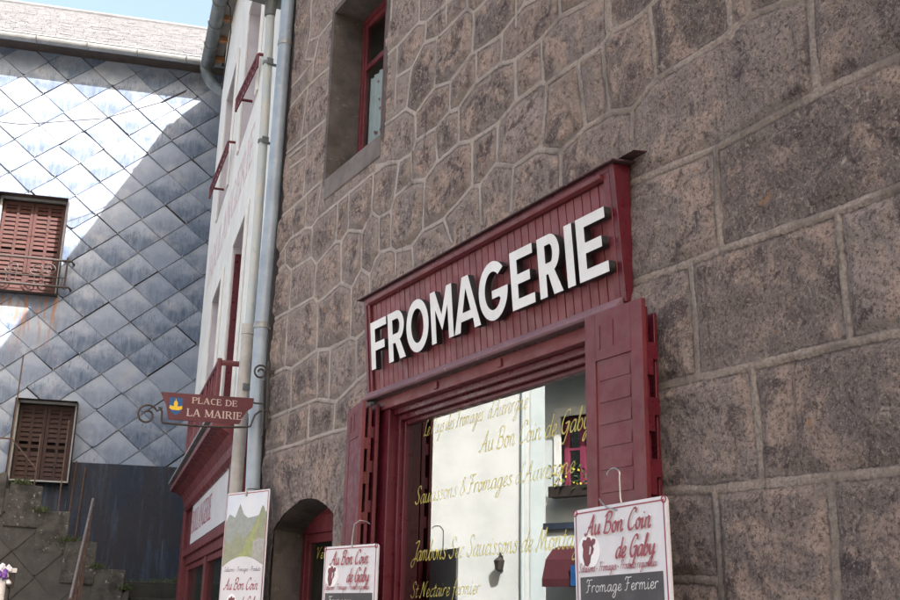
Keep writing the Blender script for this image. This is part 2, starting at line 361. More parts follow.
def tag(o, label=None, cat=None, group=None, kind=None):
    if label: o['label'] = label
    if cat: o['category'] = cat
    if group: o['group'] = group
    if kind: o['kind'] = kind
    return o
def thing(name, label, cat, matrix=None, group=None):
    o = bpy.data.objects.new(name, None); C.objects.link(o); o.empty_display_size = .2
    if matrix is not None: o.matrix_world = matrix
    return tag(o, label, cat, group)
def frame(o, U, V=(0, 0, 1)):
    o = Vector(o); U = Vector(U).normalized(); V = Vector(V); V = (V-U*U.dot(V)).normalized(); W = U.cross(V)
    return Matrix(((U.x, V.x, W.x, o.x), (U.y, V.y, W.y, o.y), (U.z, V.z, W.z, o.z), (0, 0, 0, 1)))
def spiral(c, r0, r1, a0, a1, n=22):
    return [(c[0]+(r0+(r1-r0)*i/n)*math.cos(a0+(a1-a0)*i/n), c[1]+(r0+(r1-r0)*i/n)*math.sin(a0+(a1-a0)*i/n)) for i in range(n+1)]
def catmull(pts, k=5):
    if len(pts) < 3: return [(pts[0][0]+(pts[-1][0]-pts[0][0])*i/3, pts[0][1]+(pts[-1][1]-pts[0][1])*i/3) for i in range(4)]
    P = [pts[0]] + list(pts) + [pts[-1]]; out = []
    for i in range(1, len(P)-2):
        p0, p1, p2, p3 = P[i-1], P[i], P[i+1], P[i+2]
        for j in range(k):
            t = j/k
            out.append(tuple(.5*((2*p1[d]) + (-p0[d]+p2[d])*t + (2*p0[d]-5*p1[d]+4*p2[d]-p3[d])*t*t + (-p0[d]+3*p1[d]-3*p2[d]+p3[d])*t**3) for d in (0, 1)))
    out.append(pts[-1]); return out

# ------------------------------------------------------------------ pen lettering
BOWL = [(4,3.4),(2.7,4),(1.1,3),(.6,1.2),(1.4,0),(2.8,.7),(4,3.2)]
G = {
'a':(5,[BOWL,[(4,4),(3.7,1.2),(4.2,0),(5.2,.8)]]), 'b':(4.4,[[(0,.8),(1.4,5),(1.9,7.4),(1.3,7.8),(.8,5),(.8,1),(1.8,0),(3.2,.8),(3.6,2.6),(2.6,3.8),(1.1,2.6)]]),
'c':(4,[[(3.4,3.2),(2.6,4),(1.1,3),(.7,1.2),(1.7,0),(3,.4),(4,1.2)]]), 'd':(5,[BOWL,[(4.8,7.8),(4,3),(3.9,1),(4.3,0),(5.2,.8)]]),
'e':(4,[[(.8,1.6),(2.4,2),(3.2,3.2),(2.3,4),(1.1,3),(.7,1.2),(1.7,0),(3,.4),(4,1.2)]]),
'f':(3.4,[[(3.8,6.8),(2.9,7.8),(2,6),(1.4,0),(.8,-3),(0,-3.6)],[(.4,3.8),(3,3.9)]]),
'g':(5,[BOWL,[(4,4),(3.6,0),(2.8,-3),(1.2,-3.8),(.6,-2.8),(2,-1),(5,.9)]]), 'i':(2.4,[[(.8,4),(.6,1.2),(1.1,0),(2.4,.9)],[(1.2,5.5),(1.3,6.0)]]),
'l':(2.6,[[(0,.8),(1.4,4.5),(1.9,7.4),(1.3,7.8),(.8,5),(.7,1),(1.3,0),(2.6,.9)]]),
'm':(7,[[(.6,4),(.5,0)],[(.5,2.4),(1.8,4),(2.7,3.4),(2.6,0)],[(2.6,2.4),(4,4),(4.9,3.4),(4.8,1),(5.4,0),(6.9,.9)]]),
'n':(5,[[(.6,4),(.5,0)],[(.5,2.4),(2,4),(3,3.4),(2.9,1),(3.5,0),(5,.9)]]), 'o':(4.5,[[(2.4,4),(1,3.2),(.7,1.2),(1.8,0),(3.2,.8),(3.5,2.6),(2.4,4),(2.8,3.2),(4.6,3.5)]]),
'p':(5,[[(.8,4),(.6,0),(.2,-3.6)],[(.6,2.4),(2.2,4),(3.6,3),(3.2,.6),(1.8,0),(.8,.8)]]),
'r':(3.5,[[(.6,4),(.5,0)],[(.5,2.2),(1.6,3.8),(2.8,4),(3.2,3.4)]]), 's':(3.5,[[(3,3.4),(2,4),(1,3.2),(2.6,1.4),(1.9,0),(.4,.5)]]),
't':(3,[[(1.7,6.4),(1,1.2),(1.5,0),(3,.9)],[(0,4.2),(2.8,4.4)]]), 'u':(5,[[(.7,4),(.6,1.2),(1.6,0),(3,1),(3.7,4)],[(3.8,4),(3.5,1),(4,0),(5.1,.9)]]),
'v':(4.2,[[(.4,3.6),(.9,4),(1.6,0),(3.4,4),(4.3,3.7)]]), 'x':(4.4,[[(.4,3.8),(1.4,3.6),(3,.2),(4.2,.6)],[(3.8,4),(.4,0)]]),
'y':(5,[[(.7,4),(.6,1.4),(1.6,.2),(3,1.2),(3.8,4)],[(3.9,4),(3.2,-1),(2.2,-3.6),(1,-3.4),(2,-1.2),(5,.9)]]),
'A':(7,[[(-.5,.9),(.4,0),(2.4,2.6),(4.9,8)],[(4.9,8),(4.9,3),(5.4,0),(6.6,.6)],[(1.6,2.8),(5.6,3.3)]]),
'B':(6.2,[[(1.7,7.6),(1.2,3),(.6,0)],[(0,6.2),(2,8),(4.6,7.8),(5,6),(3.4,4.4),(2,4.2)],[(2,4.2),(4.4,4),(5.4,2),(4,.2),(1.6,0),(.2,.8)]]),
'C':(6,[[(5.4,6.2),(5,7.8),(3,7.6),(1,4.6),(.9,1.6),(2.4,0),(4.4,.6),(5.8,1.8)]]),
'F':(5.6,[[(.6,6.2),(1.4,7.8),(3.4,7.5),(6,7.8)],[(3.2,7.5),(2.4,3),(1.6,.4),(.2,.1)],[(1.4,4),(4.4,4.3)]]),
'G':(6.4,[[(5.6,6.2),(5,7.8),(3,7.6),(1,4.6),(.9,1.6),(2.4,0),(4.2,.8),(5.2,3.4)],[(3,3.4),(5.7,3.6),(5,0),(3.6,-3.2),(1.6,-3.0)]]),
'J':(5,[[(2,7.2),(5.6,8),(4.4,4),(3.2,-1),(1.4,-2.4),(.2,-1),(1.6,.6),(5,1)]]),
'M':(8.4,[[(-.4,.8),(.6,0),(2.4,7.8)],[(2.4,7.8),(3,3),(3.5,.4)],[(3.5,.4),(6,7.8)],[(6,7.8),(6.2,2),(6.8,0),(8.2,.8)]]),
'N':(7,[[(-.4,.8),(.6,0),(2.2,7.8)],[(2.2,7.8),(4.4,.2)],[(4.4,.2),(5.4,6.4),(6.9,7.8)]]),
'P':(5.6,[[(1.8,7.6),(1.4,3),(.8,0)],[(0,6),(2,8),(4.8,7.6),(5,5.4),(3.4,3.8),(1.6,3.8)]]),
'S':(5.6,[[(5,6.4),(4,8),(2.2,7.4),(1.8,5.6),(4,3),(3.8,.8),(1.8,0),(.2,1.4)]]),
'V':(6,[[(.4,6.6),(1.6,7.8),(2.2,5),(2.4,.2)],[(2.4,.2),(4.6,6.4),(6,7.8)]]),
'L':(5.4,[[(4.4,6.6),(3.6,8),(2.4,6.6),(1.8,2),(.6,.2),(2.6,.6),(5.2,0)]]),
'&':(5,[[(5,1.4),(2,5.4),(2.6,7.4),(3.8,6.4),(1,3),(1,.8),(2.6,0),(4.9,3)]]), '-':(3.4,[[(.4,2.4),(2.6,2.4)]]), "'":(1.6,[[(1.2,8),(.8,6.4)]]), ' ':(2.6,[]),
'\u00e9':(4,[[(.8,1.6),(2.4,2),(3.2,3.2),(2.3,4),(1.1,3),(.7,1.2),(1.7,0),(3,.4),(4,1.2)],[(2,5),(3.2,6.4)]]),
}
class Pen:
    def __init__(self, mb, n0, m=0): self.mb = mb; self.n0 = n0; self.k = 0; self.m = m
    def stroke(self, pts, thick, thin, ang=.7):
        mb = self.mb; L = []; k = len(pts)
        for i, p in enumerate(pts):
            a = pts[max(i-1, 0)]; b = pts[min(i+1, k-1)]; dx, dy = b[0]-a[0], b[1]-a[1]; l = math.hypot(dx, dy) or 1e-6
            dx /= l; dy /= l; w = thin + (thick-thin)*abs(math.sin(math.atan2(dy, dx)-ang)); w *= .5
            self.k += 1; self.n = self.n0+(self.k % 150)*4e-6
            L.append(((p[0]-dy*w, p[1]+dx*w, self.n), (p[0]+dy*w, p[1]-dx*w, self.n)))
        o = len(mb.v)
        for a, b in L: mb.v += [a, b]
        for i in range(k-1): mb.f.append((o+2*i, o+2*i+1, o+2*i+3, o+2*i+2)); mb.m.append(self.m)
    def width(self, s): return sum(G[c][0] for c in s)
    def script(self, s, u0, v0, h, width=None, slant=.28, thick=.9, thin=.3, rise=0.0, smooth=True):
        """h = cap height (8 units)"""
        e = h/8.0; ex = e if width is None else width/self.width(s); x = 0
        for c in s:
            adv, st = G[c]
            for q in st:
                q = catmull(q) if smooth else q
                self.stroke([(u0+(x+a)*ex+b*e*slant, v0+b*e+rise*((x+a)*ex)) for a, b in q], thick*e, thin*e)
            x += adv

ROM = {'P':(5,[((1,0),(1,7),1.3),((1,6.75),(3.4,6.7),.7),((3.4,6.7),(4.4,5.8),.9),((4.4,5.8),(4.4,4.6),1.3),((4.4,4.6),(3.4,3.7),.9),((3.4,3.7),(1,3.6),.6),((0,.15),(2.2,.15),.4),((0,6.85),(1,6.85),.4)]),
'L':(4.8,[((1,0),(1,7),1.3),((0,6.85),(2,6.85),.4),((0,.2),(4.2,.2),.6),((4.1,.1),(4.3,1.9),.5)]),
'A':(6.2,[((.8,0),(3,7),.7),((3,7),(5.2,0),1.4),((1.7,2.3),(4.4,2.3),.5),((0,.15),(1.7,.15),.4),((4.2,.15),(6.1,.15),.4)]),
'C':(5.4,[((4.6,5.4),(4.4,6.6),.5),((4.4,6.5),(2.9,6.9),.6),((2.9,6.9),(1.3,5.9),.9),((1.3,5.9),(.9,3.5),1.3),((.9,3.5),(1.4,1.1),1.3),((1.4,1.1),(2.9,.15),.9),((2.9,.15),(4.6,1.0),.6)]),
'E':(5,[((1,0),(1,7),1.3),((0,6.8),(4,6.8),.6),((0,.2),(4.4,.2),.6),((1,3.6),(3.4,3.6),.5),((3.95,6.9),(4.05,5.3),.5),((4.3,.1),(4.5,1.9),.5),((3.35,2.7),(3.35,4.5),.5)]),
'D':(6,[((1,0),(1,7),1.3),((0,6.8),(3,6.8),.6),((3,6.8),(4.7,5.4),.9),((4.7,5.4),(5.1,3.5),1.3),((5.1,3.5),(4.7,1.6),1.3),((4.7,1.6),(3,.2),.9),((0,.2),(3,.2),.6)]),
'M':(7.4,[((1,0),(1.1,7),.6),((1.1,7),(3.7,.6),1.4),((3.7,.6),(6.2,7),.6),((6.2,7),(6.3,0),1.4),((0,.15),(2,.15),.4),((5.2,.15),(7.3,.15),.4),((.2,6.85),(1.2,6.85),.4),((6.2,6.85),(7.2,6.85),.4)]),
'I':(3,[((1.4,0),(1.4,7),1.3),((.4,.15),(2.5,.15),.4),((.4,6.85),(2.5,6.85),.4)]),
'R':(5.8,[((1,0),(1,7),1.3),((0,6.8),(3.2,6.75),.6),((3.2,6.7),(4.3,5.9),.9),((4.3,5.9),(4.3,4.7),1.3),((4.3,4.7),(3.2,3.7),.9),((3.2,3.6),(1,3.5),.5),((2.8,3.5),(5,0),1.3),((4.4,.15),(5.8,.15),.4),((0,.15),(2.1,.15),.4)]),
'B':(5.4,[((1,0),(1,7),1.3),((0,6.8),(3.2,6.8),.6),((3.2,6.8),(4.2,5.9),.9),((4.2,5.9),(4.1,4.6),1.2),((4.1,4.6),(3.1,3.7),.8),((1,3.6),(3.2,3.6),.5),((3.2,3.6),(4.6,2.6),.9),((4.6,2.6),(4.6,1.2),1.2),((4.6,1.2),(3.4,.2),.9),((0,.2),(3.4,.2),.6)]),
'O':(6,[((3,6.9),(1.4,5.8),1),((1.4,5.8),(.9,3.5),1.3),((.9,3.5),(1.4,1.2),1.3),((1.4,1.2),(3,.1),1),((3,.1),(4.6,1.2),1),((4.6,1.2),(5.1,3.5),1.3),((5.1,3.5),(4.6,5.8),1.3),((4.6,5.8),(3,6.9),1)]),
'U':(6,[((1,7),(1,2),1.3),((1,2),(1.8,.5),1),((1.8,.5),(3,.1),.8),((3,.1),(4.3,.6),.8),((4.3,.6),(5,2),.8),((5,2),(5,7),.7),((0,6.85),(2,6.85),.4),((4.1,6.85),(5.9,6.85),.4)]),
'N':(6.4,[((1,0),(1,7),.6),((1,7),(5.2,.2),1.3),((5.2,0),(5.2,7),.6),((0,.15),(2,.15),.4),((0,6.85),(1.2,6.85),.4),((4.3,6.85),(6.2,6.85),.4)]),
'G':(6,[((4.6,5.4),(4.4,6.6),.5),((4.4,6.5),(2.9,6.9),.6),((2.9,6.9),(1.3,5.9),.9),((1.3,5.9),(.9,3.5),1.3),((.9,3.5),(1.4,1.1),1.3),((1.4,1.1),(2.9,.15),.9),((2.9,.15),(4.7,.9),.6),((4.7,.2),(4.7,3),1.2),((3.7,3),(5.6,3),.4)]),
' ':(3,[])}
def roman(pen, s, u0, v0, h, width, slope=0.0):
    tot = sum(ROM[c][0] for c in s); ex = width/tot; e = h/7.0; x = 0
    for c in s:
        for p, q, w in ROM[c][1]:
            pts = [(u0+(x+p[0])*ex, v0+p[1]*e+slope*(x+p[0])*ex), (u0+(x+q[0])*ex, v0+q[1]*e+slope*(x+q[0])*ex)]
            pen.stroke(pts, w*e, w*e)
        x += ROM[c][0]

# ================================================================== SETTING
g = MB(); g.add([(-400,-400,-.02),(400,-400,-.02),(400,400,-.02),(-400,400,-.02)], [(0,1,2,3)]); tag(g.build('ground', 'earth'), kind='structure')
g = MB(); g.add([(-9,-60,-.012),(-.9,-60,-.012),(-.9,17,-.012),(-9,17,-.012)], [(0,1,2,3)])
tag(g.build('street', 'asphalt'), kind='structure')
g = MB(); g.box(-.9,-.002,-20,8.3,-.02,.12); tag(g.build('pavement', 'paving', bevel=.01), kind='structure')

# ================================================================== STONE SHOP BUILDING
JOINTS = """3.594,4.398 3.455,4.410 3.408,4.423 3.357,4.428
3.455,4.410 3.432,4.222 3.428,4.027
2.482,3.980 2.599,3.989 2.660,4.008 2.841,4.038 3.002,4.014 3.230,4.011 3.428,4.012 3.464,4.002 3.602,3.935
3.602,3.932 3.612,3.791
2.830,4.171 2.835,4.115 2.829,4.041
2.510,4.004 2.511,3.942 2.518,3.769 2.513,3.541
2.025,3.518 2.145,3.526 2.513,3.541 2.814,3.533 3.055,3.528 3.585,3.567 3.703,3.573
3.064,3.531 3.068,3.337 3.069,3.077
2.083,3.045 2.201,3.047 2.470,3.047 3.070,3.073 3.268,3.070 3.585,3.080 3.707,3.079
2.471,3.044 2.469,2.803 2.461,2.558
3.250,3.063 3.237,2.830 3.236,2.574
2.145,2.541 2.259,2.546 2.468,2.554 2.942,2.558 3.236,2.570 3.430,2.572 3.568,2.576
2.935,2.551 2.922,2.327 2.924,2.109
2.200,2.091 2.311,2.093 2.607,2.098 2.925,2.107 3.172,2.107 3.362,2.123 3.556,2.130
3.172,2.105 3.163,1.912 3.163,1.758 3.158,1.688 3.154,1.597
3.163,1.758 3.331,1.769 3.574,1.770
2.601,2.092 2.602,1.885 2.610,1.687 2.614,1.606
4.780,4.730 4.619,4.680 4.356,4.685 4.174,4.735 3.908,4.691 3.807,4.678
4.174,4.735 4.178,4.836 4.181,4.912
4.767,4.929 4.764,4.736
4.767,4.922 4.526,4.997 4.434,4.973 4.315,4.954
4.526,4.997 4.522,5.086
4.619,4.680 4.606,4.415
4.356,4.685 4.343,4.415
4.606,4.415 4.352,4.419 4.314,4.387 4.134,4.391 3.820,4.386 3.750,4.430 3.594,4.398
3.753,4.677 3.756,4.609 3.754,4.432
3.812,4.382 3.798,4.180 3.773,3.994
4.023,4.380 3.996,4.241 3.982,4.093 3.968,3.993
4.310,4.382 4.320,4.237 4.340,4.127 4.369,4.021
3.602,3.935 3.765,3.988 3.968,3.990 4.176,3.938 4.378,4.030 4.629,4.024 4.825,4.109
4.181,3.937 4.179,3.751
4.634,4.026 4.652,3.769
6.449,5.532 6.165,5.534 5.855,5.557 5.750,5.504 5.405,5.494 5.301,5.497
5.856,5.816 5.847,5.558
6.173,5.530 6.169,5.280 6.181,5.042
6.169,5.280 5.930,5.244 5.755,5.352 5.577,5.299 5.180,5.312 5.098,5.240 4.949,5.249 4.879,5.254
5.174,5.312 5.191,5.452
5.735,5.492 5.748,5.353
5.930,5.240 5.960,5.139 5.992,4.962
5.577,5.295 5.593,4.951
5.098,5.236 5.108,4.964
5.853,4.858 5.694,4.908 5.579,4.941 5.379,4.891 5.120,4.966 5.053,4.945 4.772,4.918
5.385,4.886 5.383,4.674
5.053,4.938 5.053,4.736
4.766,4.909 4.769,4.735
5.268,4.650 5.184,4.685 5.053,4.733 4.769,4.732
4.624,4.670 4.606,4.415
6.399,4.980 5.992,4.958 5.853,4.858
5.853,4.850 5.826,4.655
6.438,4.694 6.070,4.595 5.892,4.579 5.826,4.648 5.550,4.634 5.395,4.676 5.268,4.650
5.262,4.644 5.253,4.416
5.550,4.627 5.531,4.393
6.069,4.587 6.126,4.356
5.885,4.569 5.872,4.376
6.164,4.259 6.118,4.346 5.871,4.372 5.694,4.320 5.531,4.382 5.253,4.405 5.101,4.362 4.802,4.355 4.606,4.415
5.095,4.353 5.087,4.071
4.802,4.345 4.809,4.109
5.371,3.979 5.203,4.027 5.086,4.065 5.000,4.040 4.825,4.109
4.994,4.032 4.971,3.787
5.687,4.310 5.679,4.176 5.694,3.982
6.163,4.251 6.141,3.984
6.311,4.001 6.141,3.981 6.064,3.940 5.847,3.908 5.700,3.970 5.414,3.960 5.371,3.979
5.413,3.953 5.307,3.778
5.839,3.896 5.817,3.780
6.078,3.938 6.066,3.780
7.942,6.956 7.950,6.477 8.014,6.301
7.377,6.399 7.713,6.379 7.982,6.463
7.713,6.379 7.794,6.187
8.014,6.301 7.795,6.192
7.794,6.187 8.202,6.160 8.396,6.167
7.370,5.948 7.853,5.983 8.312,5.961 8.461,5.974
7.793,6.176 7.832,5.993
7.897,5.984 7.948,5.729 7.978,5.497
7.379,5.482 7.834,5.495 8.140,5.503 8.379,5.519
7.856,5.430 8.224,5.450
7.859,5.302 8.203,5.329
7.832,5.485 7.845,4.935
7.428,4.948 7.822,4.927 8.297,4.921 8.391,4.914
6.085,4.595 6.243,4.654 6.484,4.656 6.877,4.645 7.504,4.630 7.622,4.595 7.754,4.632 8.084,4.636 8.348,4.551
8.040,4.911 8.028,4.637
7.776,4.912 7.755,4.641
7.465,4.926 7.511,4.675
7.105,4.633 7.093,4.320
6.895,4.643 6.878,4.342
6.483,4.648 6.479,4.355
6.085,4.593 6.119,4.354
6.164,4.259 6.351,4.272 6.479,4.351 6.617,4.250 6.877,4.338 6.997,4.288 7.112,4.318 7.468,4.242 7.583,4.332 8.011,4.341 8.163,4.436
6.350,4.268 6.327,4.010
6.626,4.249 6.613,3.973
7.598,4.575 7.583,4.332
8.187,4.568 8.163,4.436 8.346,4.415
8.010,4.332 7.994,3.983
7.467,4.233 7.479,3.974
6.996,4.275 6.957,3.955
8.313,3.989 7.489,3.976 7.390,3.907 6.956,3.951 6.762,3.866 6.613,3.965 6.473,3.883 6.387,3.976 6.311,4.001
6.762,3.862 6.745,3.494
6.473,3.883 6.461,3.755
7.390,3.903 7.379,3.765 7.365,3.534
8.016,3.979 8.000,3.514
8.292,3.510 7.999,3.510 7.863,3.472 7.364,3.526 7.114,3.482 6.745,3.491 6.641,3.457 6.482,3.487
7.862,3.463 7.805,3.133
7.334,3.520 7.289,3.136
7.095,3.478 7.065,3.115
6.640,3.450 6.609,3.166
8.312,3.136 7.723,3.136 7.289,3.136 6.933,3.057 6.575,3.153 6.420,3.187
7.847,3.131 7.884,2.860
7.441,3.130 7.416,2.840
6.950,3.052 6.960,2.860
8.303,2.855 7.574,2.845 7.155,2.850 6.671,2.841
8.165,2.847 8.136,2.582 8.061,2.304"""
joints = []
for l in JOINTS.strip().split('\n'):
    joints.append([tuple(map(float, q.split(','))) for q in l.split()])
# courses continue outside the picture in the same bond
rnd = random.Random(3)
rows = [.18,.66,1.13,1.61]
for zc in rows: joints.append([(-6,zc),(8.32,zc+.01)])
for i, zc in enumerate([.18,.66,1.13,1.61]):
    y = -6+rnd.random()
    while y < 8.2:
        if not (3.6 < y < 6.3): joints.append([(y, zc-.48),(y+.01, zc)])
        y += rnd.uniform(.55, .95)
side = [1.61,2.094,2.543,3.046,3.52,4.0]
for zc in side[1:]: joints.append([(-6,zc),(2.16,zc)])
for k in range(5):
    y = 1.75-(k % 2)*.3
    while y > -6: joints.append([(y, side[k]),(y+.01, side[k+1])]); y -= rnd.uniform(.6, .95)
zc = 4.0
while zc < 8.6:
    zn = zc+.45; yb = 2.05+(zn-3.73)/.5375
    joints.append([(-6,zn),(min(yb-.12, 8.32),zn)])
    y = min(yb-.45, 8.0)
    while y > -6: joints.append([(y, zc),(y+.01, zn)]); y -= rnd.uniform(.5, .9)
    zc = zn
WIN = (6.372, 7.378, 4.925, 6.43)      # y0 y1 z0 z1
SHOP = (3.74, 6.215, .12, 2.95)
DOOR = (6.84, 7.98)
def arch(y):
    t = (y-7.41)/.57; return 2.245-.02*t+.165*(1-min(1, abs(t)**2.0))
ys = np.concatenate([np.arange(-6, 1.95, .05), np.arange(1.95, 3.8, .008), np.arange(3.8, 8.32, .0108), [8.32]])
zs = np.concatenate([np.arange(0, 1.55, .05), np.arange(1.55, 7.05, .0100), np.arange(7.05, 8.6, .05), [8.6]])
def snap(arr, vals):
    for v in vals: arr[np.argmin(np.abs(arr-v))] = v
snap(ys, [WIN[0], WIN[1], SHOP[0], SHOP[1], DOOR[0], DOOR[1]]); snap(zs, [WIN[2], WIN[3], SHOP[2], SHOP[3]])
ny, nz = len(ys), len(zs)
D = np.full((ny, nz), .3)
for pl in joints:
    for (a, b), (c, d) in zip(pl[:-1], pl[1:]):
        i0, i1 = np.searchsorted(ys, [min(a, c)-.25, max(a, c)+.25]); j0, j1 = np.searchsorted(zs, [min(b, d)-.25, max(b, d)+.25])
        if i1 <= i0 or j1 <= j0: continue
        Y = ys[i0:i1, None]; Z = zs[None, j0:j1]; L2 = (c-a)**2+(d-b)**2+1e-9
        t = np.clip(((Y-a)*(c-a)+(Z-b)*(d-b))/L2, 0, 1)
        D[i0:i1, j0:j1] = np.minimum(D[i0:i1, j0:j1], np.hypot(Y-(a+t*(c-a)), Z-(b+t*(d-b))))
# label the stones
lab = np.zeros((ny, nz), dtype=np.int32); free = D > .013
nl = 0
free_l = free.tolist(); lab_l = lab.tolist()
for i in range(0, ny, 7):
    for j in range(0, nz, 7):
        if free_l[i][j] and lab_l[i][j] == 0:
            nl += 1; st = [(i, j)]; lab_l[i][j] = nl
            while st:
                a, b = st.pop()
                for c, d in ((a+1, b), (a-1, b), (a, b+1), (a, b-1)):
                    if 0 <= c < ny and 0 <= d < nz and free_l[c][d] and lab_l[c][d] == 0: lab_l[c][d] = nl; st.append((c, d))
lab = np.array(lab_l)
for _ in range(6):
    z = lab == 0
    for ax, sh in ((0, 1), (0, -1), (1, 1), (1, -1)):
        r = np.roll(lab, sh, ax); lab = np.where((lab == 0) & (r > 0), r, lab)
rs = np.random.RandomState(11); pal = rs.rand(nl+1, 3)
col = pal[lab]
def vnoise(Y, Z, f, seed):
    r = np.random.RandomState(seed); T = r.rand(64, 64); a = Y*f; b = Z*f; i = np.floor(a).astype(int); j = np.floor(b).astype(int)
    u = a-i; v = b-j; u = u*u*(3-2*u); v = v*v*(3-2*v); g_ = lambda p, q: T[p % 64, q % 64]
    return g_(i, j)*(1-u)*(1-v)+g_(i+1, j)*u*(1-v)+g_(i, j+1)*(1-u)*v+g_(i+1, j+1)*u*v
YY, ZZ = np.meshgrid(ys, zs, indexing='ij')
rel = sum(vnoise(YY+pal[lab][..., 0]*9, ZZ+pal[lab][..., 1]*9, f, s)*w for f, s, w in ((5, 1, 1), (11, 2, .55), (24, 3, .3), (50, 4, .14)))/2
edge = np.clip((D-.012)/.05, 0, 1); edge = edge*edge*(3-2*edge)
rib = 1-np.clip((D-.010)/.008, 0, 1)
hgt = edge*(.010+.048*(rel-.5)+.022*(pal[lab][..., 2]-.5)) + (1-edge)*(-.005+.012*(rel-.5)) + rib*(.004+.009*(vnoise(YY, ZZ, 3.1, 9)-.3))
hgt = np.where(YY < 1.95, 0, hgt)
for (a0, a1, b0, b1) in ((WIN[0]-.05, WIN[1]+.05, WIN[2]-.25, WIN[3]+.1),):
    m_ = (YY > a0) & (YY < a1) & (ZZ > b0) & (ZZ < b1); hgt = np.where(m_, hgt*.15, hgt)
Zp = ZZ.copy()
for i in range(ny):
    if DOOR[0] <= ys[i] <= DOOR[1]:
        za = arch(ys[i]); Zp[i, np.argmin(np.abs(zs-za))] = za
co = np.stack([-hgt, YY, Zp], -1).reshape(-1, 3)
ci = (ys[:-1]+ys[1:])/2; cj = (zs[:-1]+zs[1:])/2
keep = np.ones((ny-1, nz-1), bool); CI, CJ = np.meshgrid(ci, cj, indexing='ij')
for q in (WIN, SHOP): keep &= ~((CI > q[0]) & (CI < q[1]) & (CJ > q[2]) & (CJ < q[3]))
archv = np.array([arch(y) for y in ci]); jr = np.array([zs[np.argmin(np.abs(zs-a))] for a in archv])
keep &= ~((CI > DOOR[0]) & (CI < DOOR[1]) & (CJ < jr[:, None]))
I, Jx = np.nonzero(keep); v00 = I*nz+Jx
faces = np.stack([v00, v00+1, v00+nz+1, v00+nz], -1)      # normal towards -x
me = bpy.data.meshes.new('stone_front_wall')
me.vertices.add(len(co)); me.vertices.foreach_set('co', co.ravel())
me.loops.add(faces.size); me.loops.foreach_set('vertex_index', faces.ravel().astype(np.int32))
me.polygons.add(len(faces)); me.polygons.foreach_set('loop_start', np.arange(0, faces.size, 4, dtype=np.int32)); me.polygons.foreach_set('loop_total', np.full(len(faces), 4, dtype=np.int32))
me.polygons.foreach_set('use_smooth', np.ones(len(faces), bool))
me.update(calc_edges=True)
a_ = me.attributes.new('jd', 'FLOAT', 'POINT'); a_.data.foreach_set('value', D.ravel().astype(np.float32))
a_ = me.attributes.new('sc', 'FLOAT_VECTOR', 'POINT'); a_.data.foreach_set('vector', col.reshape(-1).astype(np.float32))
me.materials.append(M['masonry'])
shop_b = thing('stone_shop_building', 'dark lava stone building with raised mortar joints housing the cheese shop', 'building')
wall = bpy.data.objects.new('stone_front_wall', me); C.objects.link(wall); wall.parent = shop_b

b = MB()                                                           # reveals of the three openings
T = .004
def reveal(y0, y1, z0, z1, x1, bottom=True):
    x0 = -.002
    b.box(x0, x1, y1, y1+.05, z0-.05, z1+.05); b.box(x0, x1, y0-.05, y0, z0-.05, z1+.05)
    b.box(x0+.001, x1, y0, y1, z1, z1+.05)
    if bottom: b.box(x0+.001, x1, y0, y1, z0-.05, z0)
reveal(*WIN, .42)
b.build('window_recess', 'reveal', shop_b)
b = MB(); reveal(SHOP[0], SHOP[1], SHOP[2], SHOP[3], .10, False); b.build('shopfront_recess', 'reveal', shop_b)
b = MB()
N_ = 24
for k in range(N_):
    y0 = DOOR[0]+(DOOR[1]-DOOR[0])*k/N_; y1 = DOOR[0]+(DOOR[1]-DOOR[0])*(k+1)/N_
    b.add([(-.002,y0,arch(y0)),(-.002,y1,arch(y1)),(.36,y1+.04,arch(y1)-.02),(.36,y0,arch(y0)-.02)], [(0,3,2,1)])
b.box(-.001,.36,DOOR[0]-.06,DOOR[0],0,2.258)
b.add([(-.001,DOOR[1],0),(.36,DOOR[1]+.06,0),(.36,DOOR[1]+.06,2.222),(-.001,DOOR[1],2.222)], [(0,1,2,3)])
b.build('door_recess', 'reveal', shop_b)
b = MB(); b.box(-.0105, .2, WIN[0]-.004, WIN[1]+.004, 4.74, WIN[2]-.003); b.build('window_sill', 'cement', shop_b, bevel=.012)
b = MB()                                                           # rest of the building shell
b.box(.02, 9, 8.22, 8.318, 0, 8.6); b.box(.02, 9, -6, -5.9, 0, 8.6); b.box(8.9, 9, -5.9, 8.22, 0, 8.6)
b.build('side_walls', 'render_side', shop_b)
b = MB(); b.box(.006, .30, 8.322, 8.50, 0, 8.4); b.build('corner_shade_strip', 'soffit_dark', shop_b)  # dark strip added for the shade between wall end and drainpipe
b = MB()
for s in (-1, 1):
    xe = -.5 if s < 0 else 9.5
    b.add([(xe,-6.3,8.55),(4.5,-6.3,11.2),(4.5,8.5,11.2),(xe,8.5,8.55),(xe,-6.3,8.68),(4.5,-6.3,11.34),(4.5,8.5,11.34),(xe,8.5,8.68)],
          [(0,1,2,3),(4,7,6,5),(0,4,5,1),(1,5,6,2),(2,6,7,3),(3,7,4,0)])
b.prism([(.02,8.6),(9,8.6),(4.5,11.2)], 8.22, 8.318, 1); b.prism([(.02,8.6),(9,8.6),(4.5,11.2)], -6, -5.9, 1)
b.build('roof', 'roof_tile', shop_b)
def room(x0, x1, y0, y1, z0, z1):                                 # near-black lining in place of an unlit room's shade, open towards the pane
    b = MB(); b.add([(x0,y0,z0),(x1,y0,z0),(x1,y1,z0),(x0,y1,z0),(x0,y0,z1),(x1,y0,z1),(x1,y1,z1),(x0,y1,z1)], [(0,1,2,3),(4,7,6,5),(0,4,5,1),(1,5,6,2),(2,6,7,3)]); b.build('dark_room', 'dark', shop_b)
